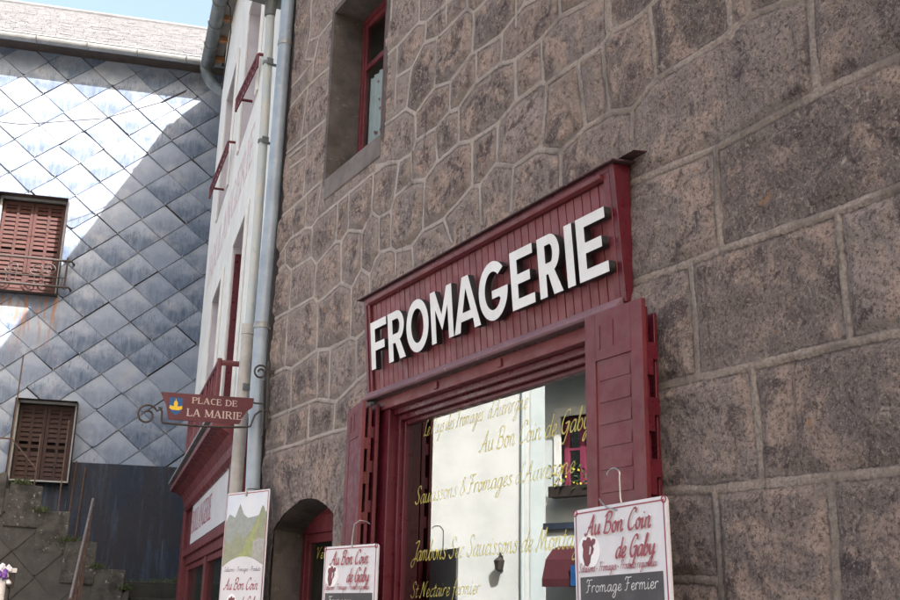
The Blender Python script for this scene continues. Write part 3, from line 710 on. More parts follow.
room(.155, 3, 3.78, 6.2, .14, 2.95); room(.32, 2, WIN[0]+.02, WIN[1]-.02, WIN[2], WIN[3]); room(.31, 2, 6.86, 8.05, .1, 2.3)

# upper window
fw = MB(); X = .26
y0, y1, z0, z1 = WIN
fw.box(X, X+.05, y1-.04, y1, z0, z1); fw.box(X, X+.05, y0, y0+.04, z0, z1); fw.box(X, X+.05, y0+.04, y1-.04, z1-.05, z1); fw.box(X, X+.05, y0+.04, y1-.04, z0, z0+.07)
ym = (y0+y1)/2
fw.box(X-.012, X+.05, ym-.05, ym+.05, z0+.07, z1-.05)
for (a, c) in ((y0+.04, ym-.05), (ym+.05, y1-.04)):
    fw.box(X+.008, X+.045, a, a+.038, z0+.07, z1-.05); fw.box(X+.008, X+.045, c-.038, c, z0+.07, z1-.05)
    fw.box(X+.008, X+.045, a+.038, c-.038, z1-.10, z1-.05); fw.box(X+.008, X+.045, a+.038, c-.038, z0+.07, z0+.13)
    fw.box(X+.010, X+.045, a+.038, c-.038, 5.93, 5.975)
upw = fw.build('window', 'red', shop_b, bevel=.004)
g = MB()
for (a, c) in ((y0+.078, ym-.088), (ym+.088, y1-.078)): g.box(X+.022, X+.028, a, c, z0+.13, z1-.10)
g.build('pane', 'glass_dim', upw)
cu = MB(); n_ = 60                                                  # half curtain with small red hearts
for q in range(n_):
    a = y0+.1+(y1-y0-.2)*q/n_; c = y0+.1+(y1-y0-.2)*(q+1)/n_
    xa = X+.055+.008*math.sin(q*.9); xc = X+.055+.008*math.sin((q+1)*.9)
    cu.add([(xa,a,z0+.1),(xa,a,5.86),(xc,c,5.86),(xc,c,z0+.1)], [(0,1,2,3)])
for q in range(46):
    yy = random.uniform(y0+.15, y1-.15); zz = random.uniform(z0+.18, 5.8); h = .013
    cu.prism([(yy,zz-h*1.3),(yy+h,zz),(yy+h*.5,zz+h*.7),(yy,zz+h*.2),(yy-h*.5,zz+h*.7),(yy-h,zz)], X+.040, X+.0445, 0, 1)
cu.build('curtain', ['curtain', 'pink_red'], upw)

# arched side door
dr = MB(); X = .25; y0, y1 = 6.86, 8.06
dr.box(X, X+.05, y0, y0+.1, .1, 2.20); dr.box(X, X+.05, y1-.1, y1, .1, 2.20); dr.box(X-.01, X+.05, y0, y1, 2.20, 2.33)
dr.box(X+.003, X+.05, y0, y1, 2.33, 2.45)
dr.box(X+.01, X+.045, y0+.1, y1-.1, 2.13, 2.199); dr.box(X+.01, X+.045, y0+.1, y0+.17, 1.0, 2.13); dr.box(X+.01, X+.045, y1-.17, y1-.1, 1.0, 2.13); dr.box(X+.01, X+.045, y0+.1, y1-.1, .1, 1.0)
door = dr.build('side_door', 'red', shop_b, bevel=.004)
g = MB(); g.box(X+.022, X+.028, y0+.17, y1-.17, 1.0, 2.13); g.build('pane', 'glass_dim', door)
g = MB(); p = Pen(g, 0); p.script('Vente', 0, 0, .085, .34); g.build('lettering', 'brass', door, matrix=frame((X+.021, 7.80, 2.01), (0,-1,0)))

# shop window: frame steps back to the pane
f = MB()
f.box(-.02, .06, 3.74, 6.214, 2.875, 2.947)                       # lintel board
for (yy) in (5.42, 4.72): f.box(-.032, -.02, yy-.022, yy+.022, 2.888, 2.934)
sf = f.build('shop_window', 'red_pale', shop_b, bevel=.004)
f = MB()
f.box(.0, .15, 6.07, 6.212, .14, 2.874); f.box(.0, .15, 3.742, 3.86, .14, 2.874)     # jambs
f.box(.03, .15, 3.86, 6.07, 2.835, 2.874)
f.box(.06, .152, 6.035, 6.07, .6, 2.835); f.box(.06, .152, 3.86, 3.9, .6, 2.835); f.box(.06, .152, 3.9, 6.035, 2.80, 2.835)
f.box(.09, .150, 6.012, 6.035, .63, 2.80); f.box(.09, .150, 3.9, 3.925, .63, 2.80); f.box(.09, .150, 3.925, 6.012, 2.775, 2.80)
f.box(.02, .15, 3.86, 6.07, .14, .6); f.box(.09, .150, 3.925, 6.012, .6, .63)
f.build('frame', 'red_dark', sf, bevel=.005)
g = MB(); g.box(.118, .124, 3.92, 6.02, .62, 2.785); pane = g.build('pane', 'glass', sf)
f = MB()                                                            # slim inner sash and shelf seen behind the pane
f.box(.16, .19, 5.93, 5.955, .63, 2.78); f.box(.16, .19, 3.95, 5.93, .63, .66)
f.build('inner_sash', 'iron', sf)
g = MB(); p = Pen(g, 0)
p.script("Le Pays des Fromages", .18, 1.075, .10, .70, thick=.6, thin=.25); p.script("d'Auvergne", .93, 1.075, .105, .40, thick=.6, thin=.25)
p.script("Au Bon Coin de Gaby", .85, .895, .115, 1.03, thick=.78, thin=.28)
p.script("Saucissons & Fromages d'Auvergne", .09, .665, .105, 1.66, thick=.72, thin=.26, rise=.018)
p.script("Jambons Sec Saucissons de Montagne", .07, .325, .115, 1.83, thick=.72, thin=.26, rise=.006)
p.script("St Nectaire fermier", .07, .112, .09, .80, thick=.72, thin=.26, rise=.02)
g.build('lettering', 'gilt', pane, matrix=frame((.1172, 6.0, 1.6), (0,-1,0)))

# folded shutters either side of the shop window
def shutter(mat, width, sgn):
    s = MB(); Hh = 2.33; t = .024
    # local: u along the leaf, v up, n outwards
    s.box(0, .075, 0, Hh, 0, t); s.box(width-.075, width, 0, Hh, 0, t)
    s.box(.075, width-.075, 0, .09, 0, t); s.box(.075, width-.075, Hh-.22, Hh, 0, t); s.box(.075, width-.075, 1.0, 1.09, 0, t)
    s.box(.075, width-.075, .09, Hh-.22, .004, .018 if sgn > 0 else .010)
    if sgn < 0:
        s.box(.075, width-.075, .09, Hh-.22, .010, .0205); z = 0
    else: z = Hh-.22
    while z > .16:
        if not (1.0 < z-.005 and z-.095 < 1.09):
            s.add([(.10,z-.095,.0215),(width-.09,z-.095,.0215),(width-.09,z,.0175),(.10,z,.0175),(.10,z-.095,.0165),(width-.09,z-.095,.0165)], [(0,1,2,3),(4,5,1,0)])
        z -= .098
    # raised rib mouldings on the top rail
    s.box(.10, .112, Hh-.17, Hh-.06, t, t+.004); s.box(width/2-.006, width/2+.006, Hh-.17, Hh-.05, t, t+.004)
    return s
def hinges(parent, u, n0, mat, heights):
    for v in heights:
        h = MB(); h.box(u-.05, u-.012, v, v+.075, n0-.045, n0-.001); h.box(u-.05, u-.030, v+.0752, v+.15, n0-.088, n0-.020); h.build('hinge', mat, parent, bevel=.003)
sh = shutter('red', .40, 1).build('shutter', 'red', shop_b, bevel=.003, matrix=frame((-.12, 3.805, .60), (0,-1,0)))
l2 = MB(); l2.box(.03, .36, 0, 2.31, -.045, -.020); l2.box(.05, .355, 0, 2.29, -.098, -.080); l2.build('folded_leaf', 'red_dark', sh, bevel=.003)  # back leaf and hinges take the deeper red in place of shade
hinges(sh, .40, .0, 'red_dark', (.35, .85, 1.50, 1.76, 2.0))
sh = shutter('red', .40, -1).build('shutter', 'red', shop_b, bevel=.003, matrix=frame((-.045, 6.56, .60), (-.075,-.395,0)))
l2 = MB(); l2.box(.02, .385, 0, 2.30, -.045, -.022); l2.box(.14, .42, .01, 2.31, -.085, -.062); l2.build('folded_leaf', 'red_dark', sh, bevel=.003)  # deeper red again stands in for shade on the back leaf
hinges(sh, .40, .0, 'red_dark', (.35, .85, 1.55, 1.80, 2.02))

# ================================================================== FROMAGERIE FASCIA SIGN
SM = frame((-.05, 6.31, 2.98), (0,-1,0), (-.06,0,.70))
sign = thing('shop_fascia_sign', 'dark red planked fascia sign with white letters FROMAGERIE above the shop window', 'shop sign', SM)
LW, LH = 2.69, .665
s = MB()
def nb(v): return -(.05+.0857*v)*.995+.004
for (u0, u1) in ((0, .035), (LW-.035, LW)): s.prism([(0,-.0),(0,nb(0)),(LH,nb(LH)),(LH,0)][::-1], u0, u1, 0)
s.box(.035, LW-.035, .03, LH-.03, -.032, -.026); s.prism([(LH-.03,0),(LH-.03,nb(LH-.03)),(LH,nb(LH)),(LH,0)][::-1], .035, LW-.035, 0)
s.build('casing', 'red_dark', sign, bevel=.003)
s = MB(); k = 38; a = .095; bnd = LW-.075
for i in range(k):
    u0 = a+(bnd-a)*i/k; u1 = a+(bnd-a)*(i+1)/k; j = random.uniform(-.0012, .0012)
    s.box(u0+.0025, u1-.0035, .028, .605, -.028, -.016+j)
s.build('plank_panel', 'red_pale', sign, bevel=.0025)
s = MB(); s.box(.0355, a, .0, LH-.032, -.024, .0035); s.box(bnd, LW-.0355, .0, LH-.032, -.024, .0035)
s.box(.036, .06, .03, LH-.05, .0035, .012)
s.prism([(.600,-.02),(.600,.004),(.612,.022),(.632,.026),(.634,-.02)], a, bnd, 0)
s.build('frame', 'red', sign, bevel=.003)
s = MB(); s.prism([(-.030,-.03),(-.034,.040),(-.020,.048),(.026,.004),(.026,-.03)], .02, LW-.02, 0); s.build('bottom_moulding', 'worn_sill', sign, bevel=.004)
s = MB(); s.prism([(LH+.002,-.125),(LH+.001,.024),(LH+.009,.025),(LH+.016,-.125)], -.055, LW+.03, 0); s.prism([(LH+.0235,-.12),(LH+.0235,-.03),(LH+.034,-.12)], LW-.2, LW+.12, 0)
s.build('drip_board', 'drip', sign, bevel=.002)
def L_E(w, h=.31, t=.062, q=.052, short=0.84, bot=True):
    p = [(0,0),(w,0),(w,q),(t,q),(t,(h-q)/2),(w*short,(h-q)/2),(w*short,(h+q)/2),(t,(h+q)/2),(t,h-q),(w,h-q),(w,h),(0,h)]
    if not bot: p = [(0,0),(t,0),(t,(h-q)/2-.012),(w*.86,(h-q)/2-.012),(w*.86,(h+q)/2-.012),(t,(h+q)/2-.012),(t,h-q),(w,h-q),(w,h),(0,h)]
    return [p]
def ell(cx, cy, rx, ry, a0, a1, n): return [(cx+rx*math.cos(R(a0+(a1-a0)*i/n)), cy+ry*math.sin(R(a0+(a1-a0)*i/n))) for i in range(n+1)]
def L_O(w, h=.31): return [ell(w/2,h/2,w/2,h/2+.006,0,352,44), ell(w/2,h/2,w/2-.062,h/2-.050,0,352,44)]
def L_R(w, h=.31, t=.062):
    cy = .69*h; ry = .31*h; rx = w*.42
    o = [(0,0),(t,0),(t,.36*h),(w*.42,.36*h),(w-.072,0),(w+.004,0),(w*.70,.40*h)] + ell(w-rx-.006,cy,rx,ry,-62,90,16) + [(0,h)]
    rx2 = rx-.058; ry2 = ry-.050
    i = [(t,cy-ry2)] + ell(w-rx-.006,cy,rx2,ry2,-90,90,14) + [(t,cy+ry2)]
    return [o, i]
def L_M(w, h=.31): return [[(0,0),(.054,0),(.054,.64*h),(w/2,.20*h),(w-.054,.64*h),(w-.054,0),(w,0),(w,h),(w-.058,h),(w/2,.50*h),(.058,h),(0,h)]]
def L_A(w, h=.31): return [[(0,0),(.066,0),(.27*w,.19*h),(.73*w,.19*h),(w-.066,0),(w,0),(.62*w,h),(.38*w,h)], [(.345*w,.345*h),(.655*w,.345*h),(.5*w,.78*h)]]
def L_G(w, h=.31):
    o = ell(w/2,h/2,w/2,h/2+.006,42,360,44) + [(.46*w,.5*h),(.46*w,.36*h),(w-.086,.36*h)]
    return [o + ell(w/2,h/2,w/2-.062,h/2-.050,-32,-312,36)]
def letter(name, outlines, u0, v0):
    cu = bpy.data.curves.new('c', 'CURVE'); cu.dimensions = '2D'; cu.fill_mode = 'BOTH'; cu.extrude = .019
    for o in outlines:
        sp = cu.splines.new('POLY'); sp.points.add(len(o)-1); sp.use_cyclic_u = True
        for k, q in enumerate(o): sp.points[k].co = (u0+q[0], v0+q[1], 0, 1)
    tmp = bpy.data.objects.new('c', cu); C.objects.link(tmp)
    me = bpy.data.meshes.new_from_object(tmp.evaluated_get(bpy.context.evaluated_depsgraph_get()))
    bpy.data.objects.remove(tmp)
    me.materials.clear(); me.materials.append(M['white']); me.materials.append(M['black'])
    for pl in me.polygons: pl.material_index = 0 if pl.normal.z > .9 else 1
    me.name = name
    o = bpy.data.objects.new(name, me); C.objects.link(o); o.parent = sign; o.location = (-.010, 0, .028); return o
V0 = .147
for ch, u0, ol in (('F',.193,L_E(.226,bot=False)),('R',.442,L_R(.222)),('O',.689,L_O(.28)),('M',.999,L_M(.253)),('A',1.262,L_A(.283)),('G',1.540,L_G(.288)),
                   ('E',1.861,L_E(.208)),('R',2.113,L_R(.190)),('I',2.345,[[(0,0),(.062,0),(.062,.31),(0,.31)]]),('E',2.440,L_E(.222))):
    letter('letter', ol, u0, V0)

# ================================================================== HANGING SHOP BOARDS
def rrect(x0, x1, y0, y1, r=.02, n=4):
    p = []
    for cx, cy, a in ((x1-r,y0+r,-90),(x1-r,y1-r,0),(x0+r,y1-r,90),(x0+r,y0+r,180)):
        p += [(cx+r*math.cos(R(a+90*i/n)), cy+r*math.sin(R(a+90*i/n))) for i in range(n+1)]
    return p
def border(mb, x0, x1, y0, y1, t, n0, n1, m=0):
    mb.box(x0, x1, y1-t, y1, n0, n1, m); mb.box(x0, x1, y0, y0+t, n0, n1, m); mb.box(x0, x0+t, y0+t, y1-t, n0, n1, m); mb.box(x1-t, x1, y0+t, y1-t, n0, n1, m)
def cow(mb, cx, cy, s):
    """generic cow head silhouette"""
    pts = [(-.62,-1.0),(-.2,-1.15),(.15,-.85),(.3,-.35),(.55,-.2),(.75,.15),(.6,.35),(.95,.55),(1.0,.85),(.62,.92),(.35,.75),(.25,1.0),(-.1,1.1),(-.35,.85),(-.75,.9),(-.95,.55),(-.8,.2),(-.9,-.35)]
    mb.prism([(cx+a*s, cy+b_*s*1.15) for a, b_ in pts], .0022, .0030, 2, 0, 0)
    mb.prism([(cx+.05*s,cy-.3*s),(cx+.25*s,cy-.25*s),(cx+.4*s,cy+.3*s),(cx+.2*s,cy+.45*s)], .0031, .0036, 2, 1, 1)
def hanging_board(label, mtx, hook_path, height, chalk):
    t = thing('hanging_chalkboard_sign', label, 'hanging sign', mtx, 'shop signs hanging beside the shop window')
    b = MB(); b.prism(rrect(-.30, .30, -height, 0, .022), -.014, 0); bd = b.build('board', 'board_white', t, bevel=.002)
    b = MB(); border(b, -.287, .287, -height+.013, -.013, .0055, .0, .0014)
    for sx in (-1, 1): b.tube([(sx*.287+r_*math.cos(a_), -.013+r_*math.sin(a_), .001) for a_, r_ in [(i*.7, .013) for i in range(10)]], .0028, 6)
    b.build('border', 'pink_red', bd)
    g = MB(); p = Pen(g, .0008)                                       # white halo, then lettering
    p.script('Au Bon Coin', -.214, -.112, .082, .425, thick=1.9, thin=1.6); p.script('de Gaby', -.02, -.217, .082, .245, thick=1.9, thin=1.6)
    g.build('lettering_halo', 'glow_white', bd)
    g = MB(); p = Pen(g, .0062)
    p.script('Au Bon Coin', -.214, -.112, .082, .425, thick=1.25, thin=.5); p.script('de Gaby', -.02, -.217, .082, .245, thick=1.25, thin=.5)
    p.script('Salaisons - Fromages - Produits r\u00e9gionaux', -.268, -.262, .036, .50, thick=.9, thin=.4)
    g.build('lettering', 'pink_red', bd)
    g = MB(); g.prism([(-.198+.075*math.cos(R(a)), -.178+.072*math.sin(R(a))) for a in range(0, 360, 15)], .0006, .0020); em = g.build('emblem', 'glow_white', bd)
    g = MB(); cow(g, -.198, -.178, .048); g.build('cow_head', ['dk_red_print', 'board_white'], em)
    g = MB(); g.box(-.262, .262, -height+.04, -.282, .0005, .003); cb = g.build('chalkboard', 'slate_board', bd)
    g = MB(); p = Pen(g, .0034)
    v = -.345
    for k, (tx, w, x0, hh) in enumerate(chalk):
        p.script(tx, x0, v, hh, w, slant=.10, thick=.55, thin=.5, smooth=True); v -= hh*1.9
    g.build('chalk_writing', 'chalk', cb)
    h = MB(); h.tube(hook_path, .0035, 8); h.build('hook', 'hook', t, smooth=True)
    return t
hk = [(.033,.0,.004),(.030,.020,.006)] + [(-.012+.042*math.cos(a), .115+.030*math.sin(a), .004) for a in np.linspace(-.3, 2.9, 12)]
hk2 = [(-.112,.03,.004),(-.09,.012,.008),(-.055,-.012,.010),(-.02,-.02,.008),(.0,-.028,.0)]
t1 = hanging_board('white cow emblem board with chalk writing, hung before the right shutter',
    frame((-.21, 3.515, 2.064), (0,-1,.0285), (0,.0,1)), hk, .95,
    [('Fromage Fermier', .46, -.225, .052), ('de Montagne', .34, -.2, .05), ('Saucissons', .30, -.2, .05), ('Jambons', .26, -.2, .05)])
h = MB(); h.tube(hk2, .0032, 8); h.build('hook', 'hook', t1, smooth=True)
hkb = [(.022,-.02,.004),(.026,.05,.004),(.034,.125,.0),(.046,.150,-.03),(.062,.145,-.07),(.068,.13,-.09)]
hanging_board('white cow emblem board hung before the left shutter, smaller in view',
    frame((-.20, 6.135, 2.014), (.139,-.99,.0), (0,0,1)), hkb, .95,
    [('Fromages', .26, -.22, .045), ('Saucissons', .30, -.2, .045), ('Jambons', .26, -.2, .05)])

# picture banner
bt = thing('hanging_banner', 'tall white banner with green mountain peaks hung by the drainpipe', 'banner', frame((-.20, 8.094, 2.508), (.242,-.97,.0), (0,0,1)))
b = MB(); b.prism(rrect(-.295, .295, -1.35, .004, .012), -.008, 0); bd = b.build('board', 'board_white', bt, bevel=.002)
b = MB(); border(b, -.285, .285, -1.34, -.006, .006, 0, .0012); b.build('border', 'pink_red', bd)
pic = MB()
M['pic_sky'] = simple('printed_sky', (.50, .56, .66), (.62, .63, .66), 3, .45, 0)
M['pic_far'] = simple('printed_far_peak', (.27, .29, .27), (.22, .24, .22), 26, .45, 0)
M['pic_green'] = simple('printed_meadow', (.30, .32, .12), (.22, .25, .10), 26, .45, 0, dirt=(.38, .37, .2))
M['pic_mid'] = simple('printed_slope', (.26, .27, .17), (.20, .21, .14), 26, .45, 0, dirt=(.33, .31, .22))
M['pic_rock'] = simple('printed_rock', (.34, .33, .30), (.26, .25, .23), 26, .45, 0)
pic.prism([(-.277,-.60),(.277,-.60),(.277,-.015),(-.277,-.015)], .0006, .0012, 2, 0)
pic.prism([(-.277,-.55),(.277,-.55),(.277,-.16),(.15,-.19),(.03,-.20),(-.03,-.17),(-.09,-.085),(-.15,-.19),(-.23,-.16),(-.277,-.22)], .0013, .0018, 2, 1)
pic.prism([(-.277,-.58),(.277,-.58),(.277,-.21),(.245,-.13),(.218,-.112),(.17,-.20),(.08,-.30),(-.02,-.36),(-.10,-.30),(-.2,-.40),(-.277,-.36)], .0019, .0024, 2, 3)
pic.prism([(-.20,-.58),(.16,-.58),(.12,-.42),(.19,-.24),(.205,-.15),(.15,-.24),(.06,-.34),(-.02,-.44)], .0025, .0030, 2, 2)
pic.prism([(.10,-.58),(.277,-.58),(.277,-.37),(.2,-.355),(.125,-.38)], .0031, .0036, 2, 4)
pic.build('mountain_picture', ['pic_sky','pic_far','pic_green','pic_mid','pic_rock'], bd)
b = MB(); b.prism([(-.277,-1.33),(.277,-1.33),(.277,-.555)] + [(x_, -.49-.075*(x_/.277)**2) for x_ in np.linspace(.277, -.277, 16)][1:-1] + [(-.277,-.565)], .0038, .0046); b.build('caption_panel', 'board_white', bd)
g = MB(); p = Pen(g, .0047); p.script('Salaisons - Fromages - Produits', -.25, -.60, .034, .5, thick=1, thin=.5); g.build('small_lettering', 'iron', bd)
g = MB(); p = Pen(g, .0047); p.script('Au Bon Coin', -.23, -.735, .085, .46, thick=1.15, thin=.5); p.script('de Gaby', .0, -.87, .085, .24, thick=1.15, thin=.5); g.build('lettering', 'pink_red', bd)
g = MB(); g.prism([(-.11+.07*math.cos(R(a)), -.84+.075*math.sin(R(a))) for a in range(0, 360, 15)], .0047, .0052); em = g.build('emblem', 'glow_white', bd)
g = MB(); cow(g, -.11, -.84, .045); o_ = g.build('cow_head', ['dk_red_print', 'board_white'], em); o_.location.z = .0032
h = MB(); h.tube([(-.01,.03,-.03),(-.01,.02,.008),(-.01,-.03,.012)], .006, 8); h.box(-.018,-.002,-.035,.0,.002,.012); h.tube([(-.01,.028,-.03),(-.01,.03,-.12),(-.01,.02,-.20)], .004, 6); h.build('clip', 'hook', bt)

# ================================================================== STREET NAME PLATE
PM = frame((0, 8.25, 3.0), (1,0,.035), (0,0,1))
pl = thing('street_name_sign', 'maroon street plate reading PLACE DE LA MAIRIE on scrolled iron bracket', 'street sign', PM)
b = MB(); b.prism([(-.905,.272),(-.857,.178),(-.835,.060),(-.260,.064),(-.235,.12),(-.205,.170),(-.155,.208),(-.146,.284)], -.004, .008); pp = b.build('plate', 'plate', pl, bevel=.0015)
g = MB(); p = Pen(g, .0085); roman(p, 'PLACE DE', -.657, .203, .048, .375); roman(p, 'LA MAIRIE', -.694, .100, .058, .455)
g.build('lettering', 'plate_text', pp)
b = MB(); b.prism([(-.835,.236),(-.835,.16),(-.815,.12),(-.782,.096),(-.745,.12),(-.728,.16),(-.728,.236)], .008, .0098, 2, 0)
b.prism([(-.829,.175),(-.832,.150),(-.81,.138),(-.755,.138),(-.731,.150),(-.733,.175),(-.757,.168),(-.805,.168)], .0098, .0108, 2, 1); b.prism([(-.797,.168),(-.769,.168),(-.767,.194),(-.775,.210),(-.791,.210),(-.799,.194)], .0110, .0118, 2, 1); b.box(-.785,-.780,.21,.226,.0110,.0118,1)
b.build('coat_of_arms', ['blue', 'yellow'], pp)
b = MB(); r_ = .0085
b.tube([(-.20,.045,0),(-.35,.034,0),(-.60,.026,0),(-.875,.032,0),(-.883,.045,0),(-.884,.12,0),(-.91,.155,0)] , r_, 8)
sp = spiral((-1.0,.085), .085, .028, R(25), R(25+470), 34); b.tube([(-.885,.150,0)] + [(x, y, 0) for x, y in sp], r_, 8)
b.tube([(-.20,.045,0),(-.165,.055,0),(-.15,.10,0),(-.13,.15,0),(-.09,.185,0),(-.03,.19,0)], r_, 8); b.tube([(-.155,.246,.002),(-.06,.246,.002)], .007, 8)
b.tube([(-.065,.245,0),(-.06,.20,0),(-.062,-.02,0)], .010, 8); b.tube([(-.066,.24,0),(-.067,.44,0)], .008, 8)
b.box(-.035,-.022,.04,.60,-.018,.018); b.box(-.022,.02,.10,.13,-.01,.01); b.box(-.022,.02,.50,.53,-.01,.01)
sp = spiral((-.098,.505), .068, .018, R(-20), R(-20+560), 34); b.tube([(-.036,.45,0)] + [(x, y, 0) for x, y in sp], .0085, 8)
b.build('bracket', 'iron', pl, smooth=True)

# ================================================================== DRAINPIPES
dp = thing('drainpipe', 'blue grey metal drainpipe at the left corner of stone wall', 'drainpipe', Matrix.Translation((0, 8.4, 0)))
b = MB(); xs = [(-.058,7.9),(-.058,7.2),(-.062,6.5),(-.070,4.85),(-.078,4.5),(-.084,3.95),(-.075,3.2),(-.055,2.55),(-.045,1.2),(-.045,0)]
b.tube([(x, 0, z) for x, z in xs], .060, 20); b.build('pipe', 'pipe_blue', dp, smooth=True)
for z, xx in ((6.62,-.061),(3.93,-.084),(1.5,-.045)):
    b = MB(); b.tube([(xx,0,z-.02),(xx,0,z+.02)], .066, 20); b.tube([(xx,0,z+.022),(xx,0,z+.034)], .064, 20); b.box(xx-.01, xx+.10, .02, .05, z-.012, z+.012); b.build('pipe_clamp', 'zinc', dp, smooth=True)
dp2 = thing('drainpipe', 'pale greenish drainpipe with cast base, left of the blue grey pipe', 'drainpipe', Matrix.Translation((0, 8.7, 0)))
b = MB(); b.tube([(-.118,0,7.05),(-.095,0,6.0),(-.085,0,4.85),(-.088,0,4.0),(-.092,0,3.97)], .042, 16); b.build('pipe', 'pipe_green', dp2, smooth=True)
b = MB(); b.tube([(-.094,0,4.0),(-.096,0,3.96),(-.1,0,2.4),(-.1,0,0)], [.056,.054,.054,.054], 16); b.tube([(-.094,0,3.92),(-.094,0,4.01)], .062, 16)
b.tube([(-.095,0,3.30),(-.095,0,3.34)], .062, 16); b.build('cast_base', 'pipe_cast', dp2, smooth=True)
for z, xx in ((6.55,-.106),(5.75,-.093),(3.45,-.095)):
    b = MB(); b.tube([(xx,0,z-.015),(xx,0,z+.015)], .050, 16); b.box(xx, xx+.16, -.01, .01, z-.01, z+.01); b.box(xx-.03, xx+.03, -.062, -.045, z-.03, z+.03); b.build('pipe_clamp', 'zinc_dark', dp2, smooth=True)
b = MB(); b.tube([(-.125,0,7.04),(-.118,0,7.22),(-.10,0,7.30)], [.05,.06,.1], 16); b.box(-.36, .02, -.13, .12, 7.22, 7.30); b.box(-.37, .03, -.14, .13, 7.30, 7.52)
b.build('rain_hopper', 'zinc_dark', dp2, bevel=.01)

# ================================================================== BAKERY BUILDING (white)
BM = Matrix.Translation((.115, 8.78, 0)) @ Matrix.Rotation(R(90-12.1255), 4, 'Z')   # x along facade, y outwards
bk = thing('bakery_building', 'white rendered bakery house with red shopfront beside the drainpipes', 'building', BM)
def cells(vals, lo, hi): return sorted(set([lo, hi] + [v for v in vals if lo < v < hi]))
def pierced(mb, s0, s1, z0, z1, ops, depth, jm=1, y=0.0):
    S = cells([q for o in ops for q in o[:2]], s0, s1); Z = cells([q for o in ops for q in o[2:4]], z0, z1)
    for a, c in zip(S[:-1], S[1:]):
        for d, e in zip(Z[:-1], Z[1:]):
            if any(o[0] < (a+c)/2 < o[1] and o[2] < (d+e)/2 < o[3] for o in ops): continue
            mb.add([(a,y,d),(c,y,d),(c,y,e),(a,y,e)], [(3,2,1,0)], 0)
    for o in ops:
        a, c, d, e = o[:4]; k = y-depth
        mb.add([(a,y,d),(c,y,d),(c,y,e),(a,y,e),(a,k,d),(c,k,d),(c,k,e),(a,k,e)], [(0,1,5,4),(1,2,6,5),(2,3,7,6),(3,0,4,7)], jm)
BW = (-.42, 8.75)
ops = [(2.65,4.35,7.6,9.7),(5.75,7.15,7.6,9.7),(2.6,3.85,3.25,6.05),(5.2,6.5,3.25,6.05)]
b = MB(); pierced(b, BW[0], BW[1], 0, 11.7, ops, .27)
b.add([(BW[1],0,0),(BW[1],-7,0),(BW[1],-7,11.7),(BW[1],0,11.7),(BW[0],-.2,0),(BW[0],-7,0),(BW[0],-7,12),(BW[0],-.2,12)], [(0,1,2,3),(7,6,5,4),(1,5,6,2)])
b.add([(BW[0],0,0),(BW[0],-.2,0),(BW[0],-.2,12),(BW[0],0,12)], [(0,1,2,3)])
b.build('wall', ['plaster', 'jamb'], bk)
for o in ops:                                                       # joinery, panes and near-black sheets standing in for unlit rooms
    b = MB(); a, c, d, e = o; Y = -.24
    b.box(a, a+.09, Y, Y+.05, d, e); b.box(c-.09, c, Y, Y+.05, d, e); b.box(a+.09, c-.09, Y, Y+.05, e-.09, e); b.box(a+.09, c-.09, Y, Y+.05, d, d+.1); b.box((a+c)/2-.05, (a+c)/2+.05, Y, Y+.055, d+.1, e-.09)
    wd = b.build('window', 'red_dark', bk)
    b = MB(); b.box(a+.09, c-.09, Y+.015, Y+.022, d+.1, e-.09); b.box(a-.1, c+.1, -.42, -.40, d-.1, e+.1, 1); b.build('pane', ['glass_dim', 'dark'], wd)
b = MB()                                                            # pale raised surrounds
for o in ops:
    a, c, d, e = o
    b.box(a-.16, a-.002, .002, .03, d, e+.14); b.box(c+.002, c+.16, .002, .03, d, e+.14); b.box(a, c, .002, .03, e+.002, e+.14)
b.build('window_surround', 'opp_trim', bk, bevel=.006)
for (sa, oa, sb, ob, z) in ((2.25,.06,3.5,.16,7.93), (5.05,.10,6.9,.17,8.02)):
    b = MB(); b.tube([(sa,oa,z),(sb,ob,z)], .020, 8); b.tube([(sa,oa,z-.16),(sb,ob,z-.16)], .012, 8)
    n_ = 9
    for k in range(n_):
        t0 = (k+.5)/n_; x = sa+(sb-sa)*t0; y = oa+(ob-oa)*t0
        b.tube([(x+.05*math.cos(a_), y, z-.08+.05*math.sin(a_)) for a_ in np.linspace(0, 6.28, 12)], .008, 6)
    for (x, y) in ((sa, oa), (sb, ob)): b.tube([(x,y,z+.01),(x,-.04,z+.01)], .02, 8); b.tube([(x,y,z-.17),(x,y,z+.01)], .016, 8)
    b.build('window_guard', 'red', bk)
# faded painted words between the floors
def flat_text(txt, size, mat, name, parent, mtx, shear=0.0, off=0.0):
    cu = bpy.data.curves.new('t', 'FONT'); cu.body = txt; cu.size = size; cu.fill_mode = 'FRONT'; cu.shear = shear; cu.offset = off; cu.align_x = 'LEFT'; cu.resolution_u = 4
    tmp = bpy.data.objects.new('t', cu); C.objects.link(tmp)
    me = bpy.data.meshes.new_from_object(tmp.evaluated_get(bpy.context.evaluated_depsgraph_get())); bpy.data.objects.remove(tmp)
    me.materials.clear(); me.materials.append(M[mat]); me.name = name
    o = bpy.data.objects.new(name, me); C.objects.link(o); o.parent = parent; o.matrix_local = mtx; return o
g = MB(); p = Pen(g, .002); roman(p, 'BOULANGERIE', 0, 0, .52, 5.6); g.build('faded_lettering', 'faded_pink', bk, matrix=frame((8.1,.0,6.72), (-1,0,0)))
b = MB(); b.box(3.79, 3.846, -.235, -.01, 3.3, 5.95); b.build('door_leaf', 'red_dark', bk)
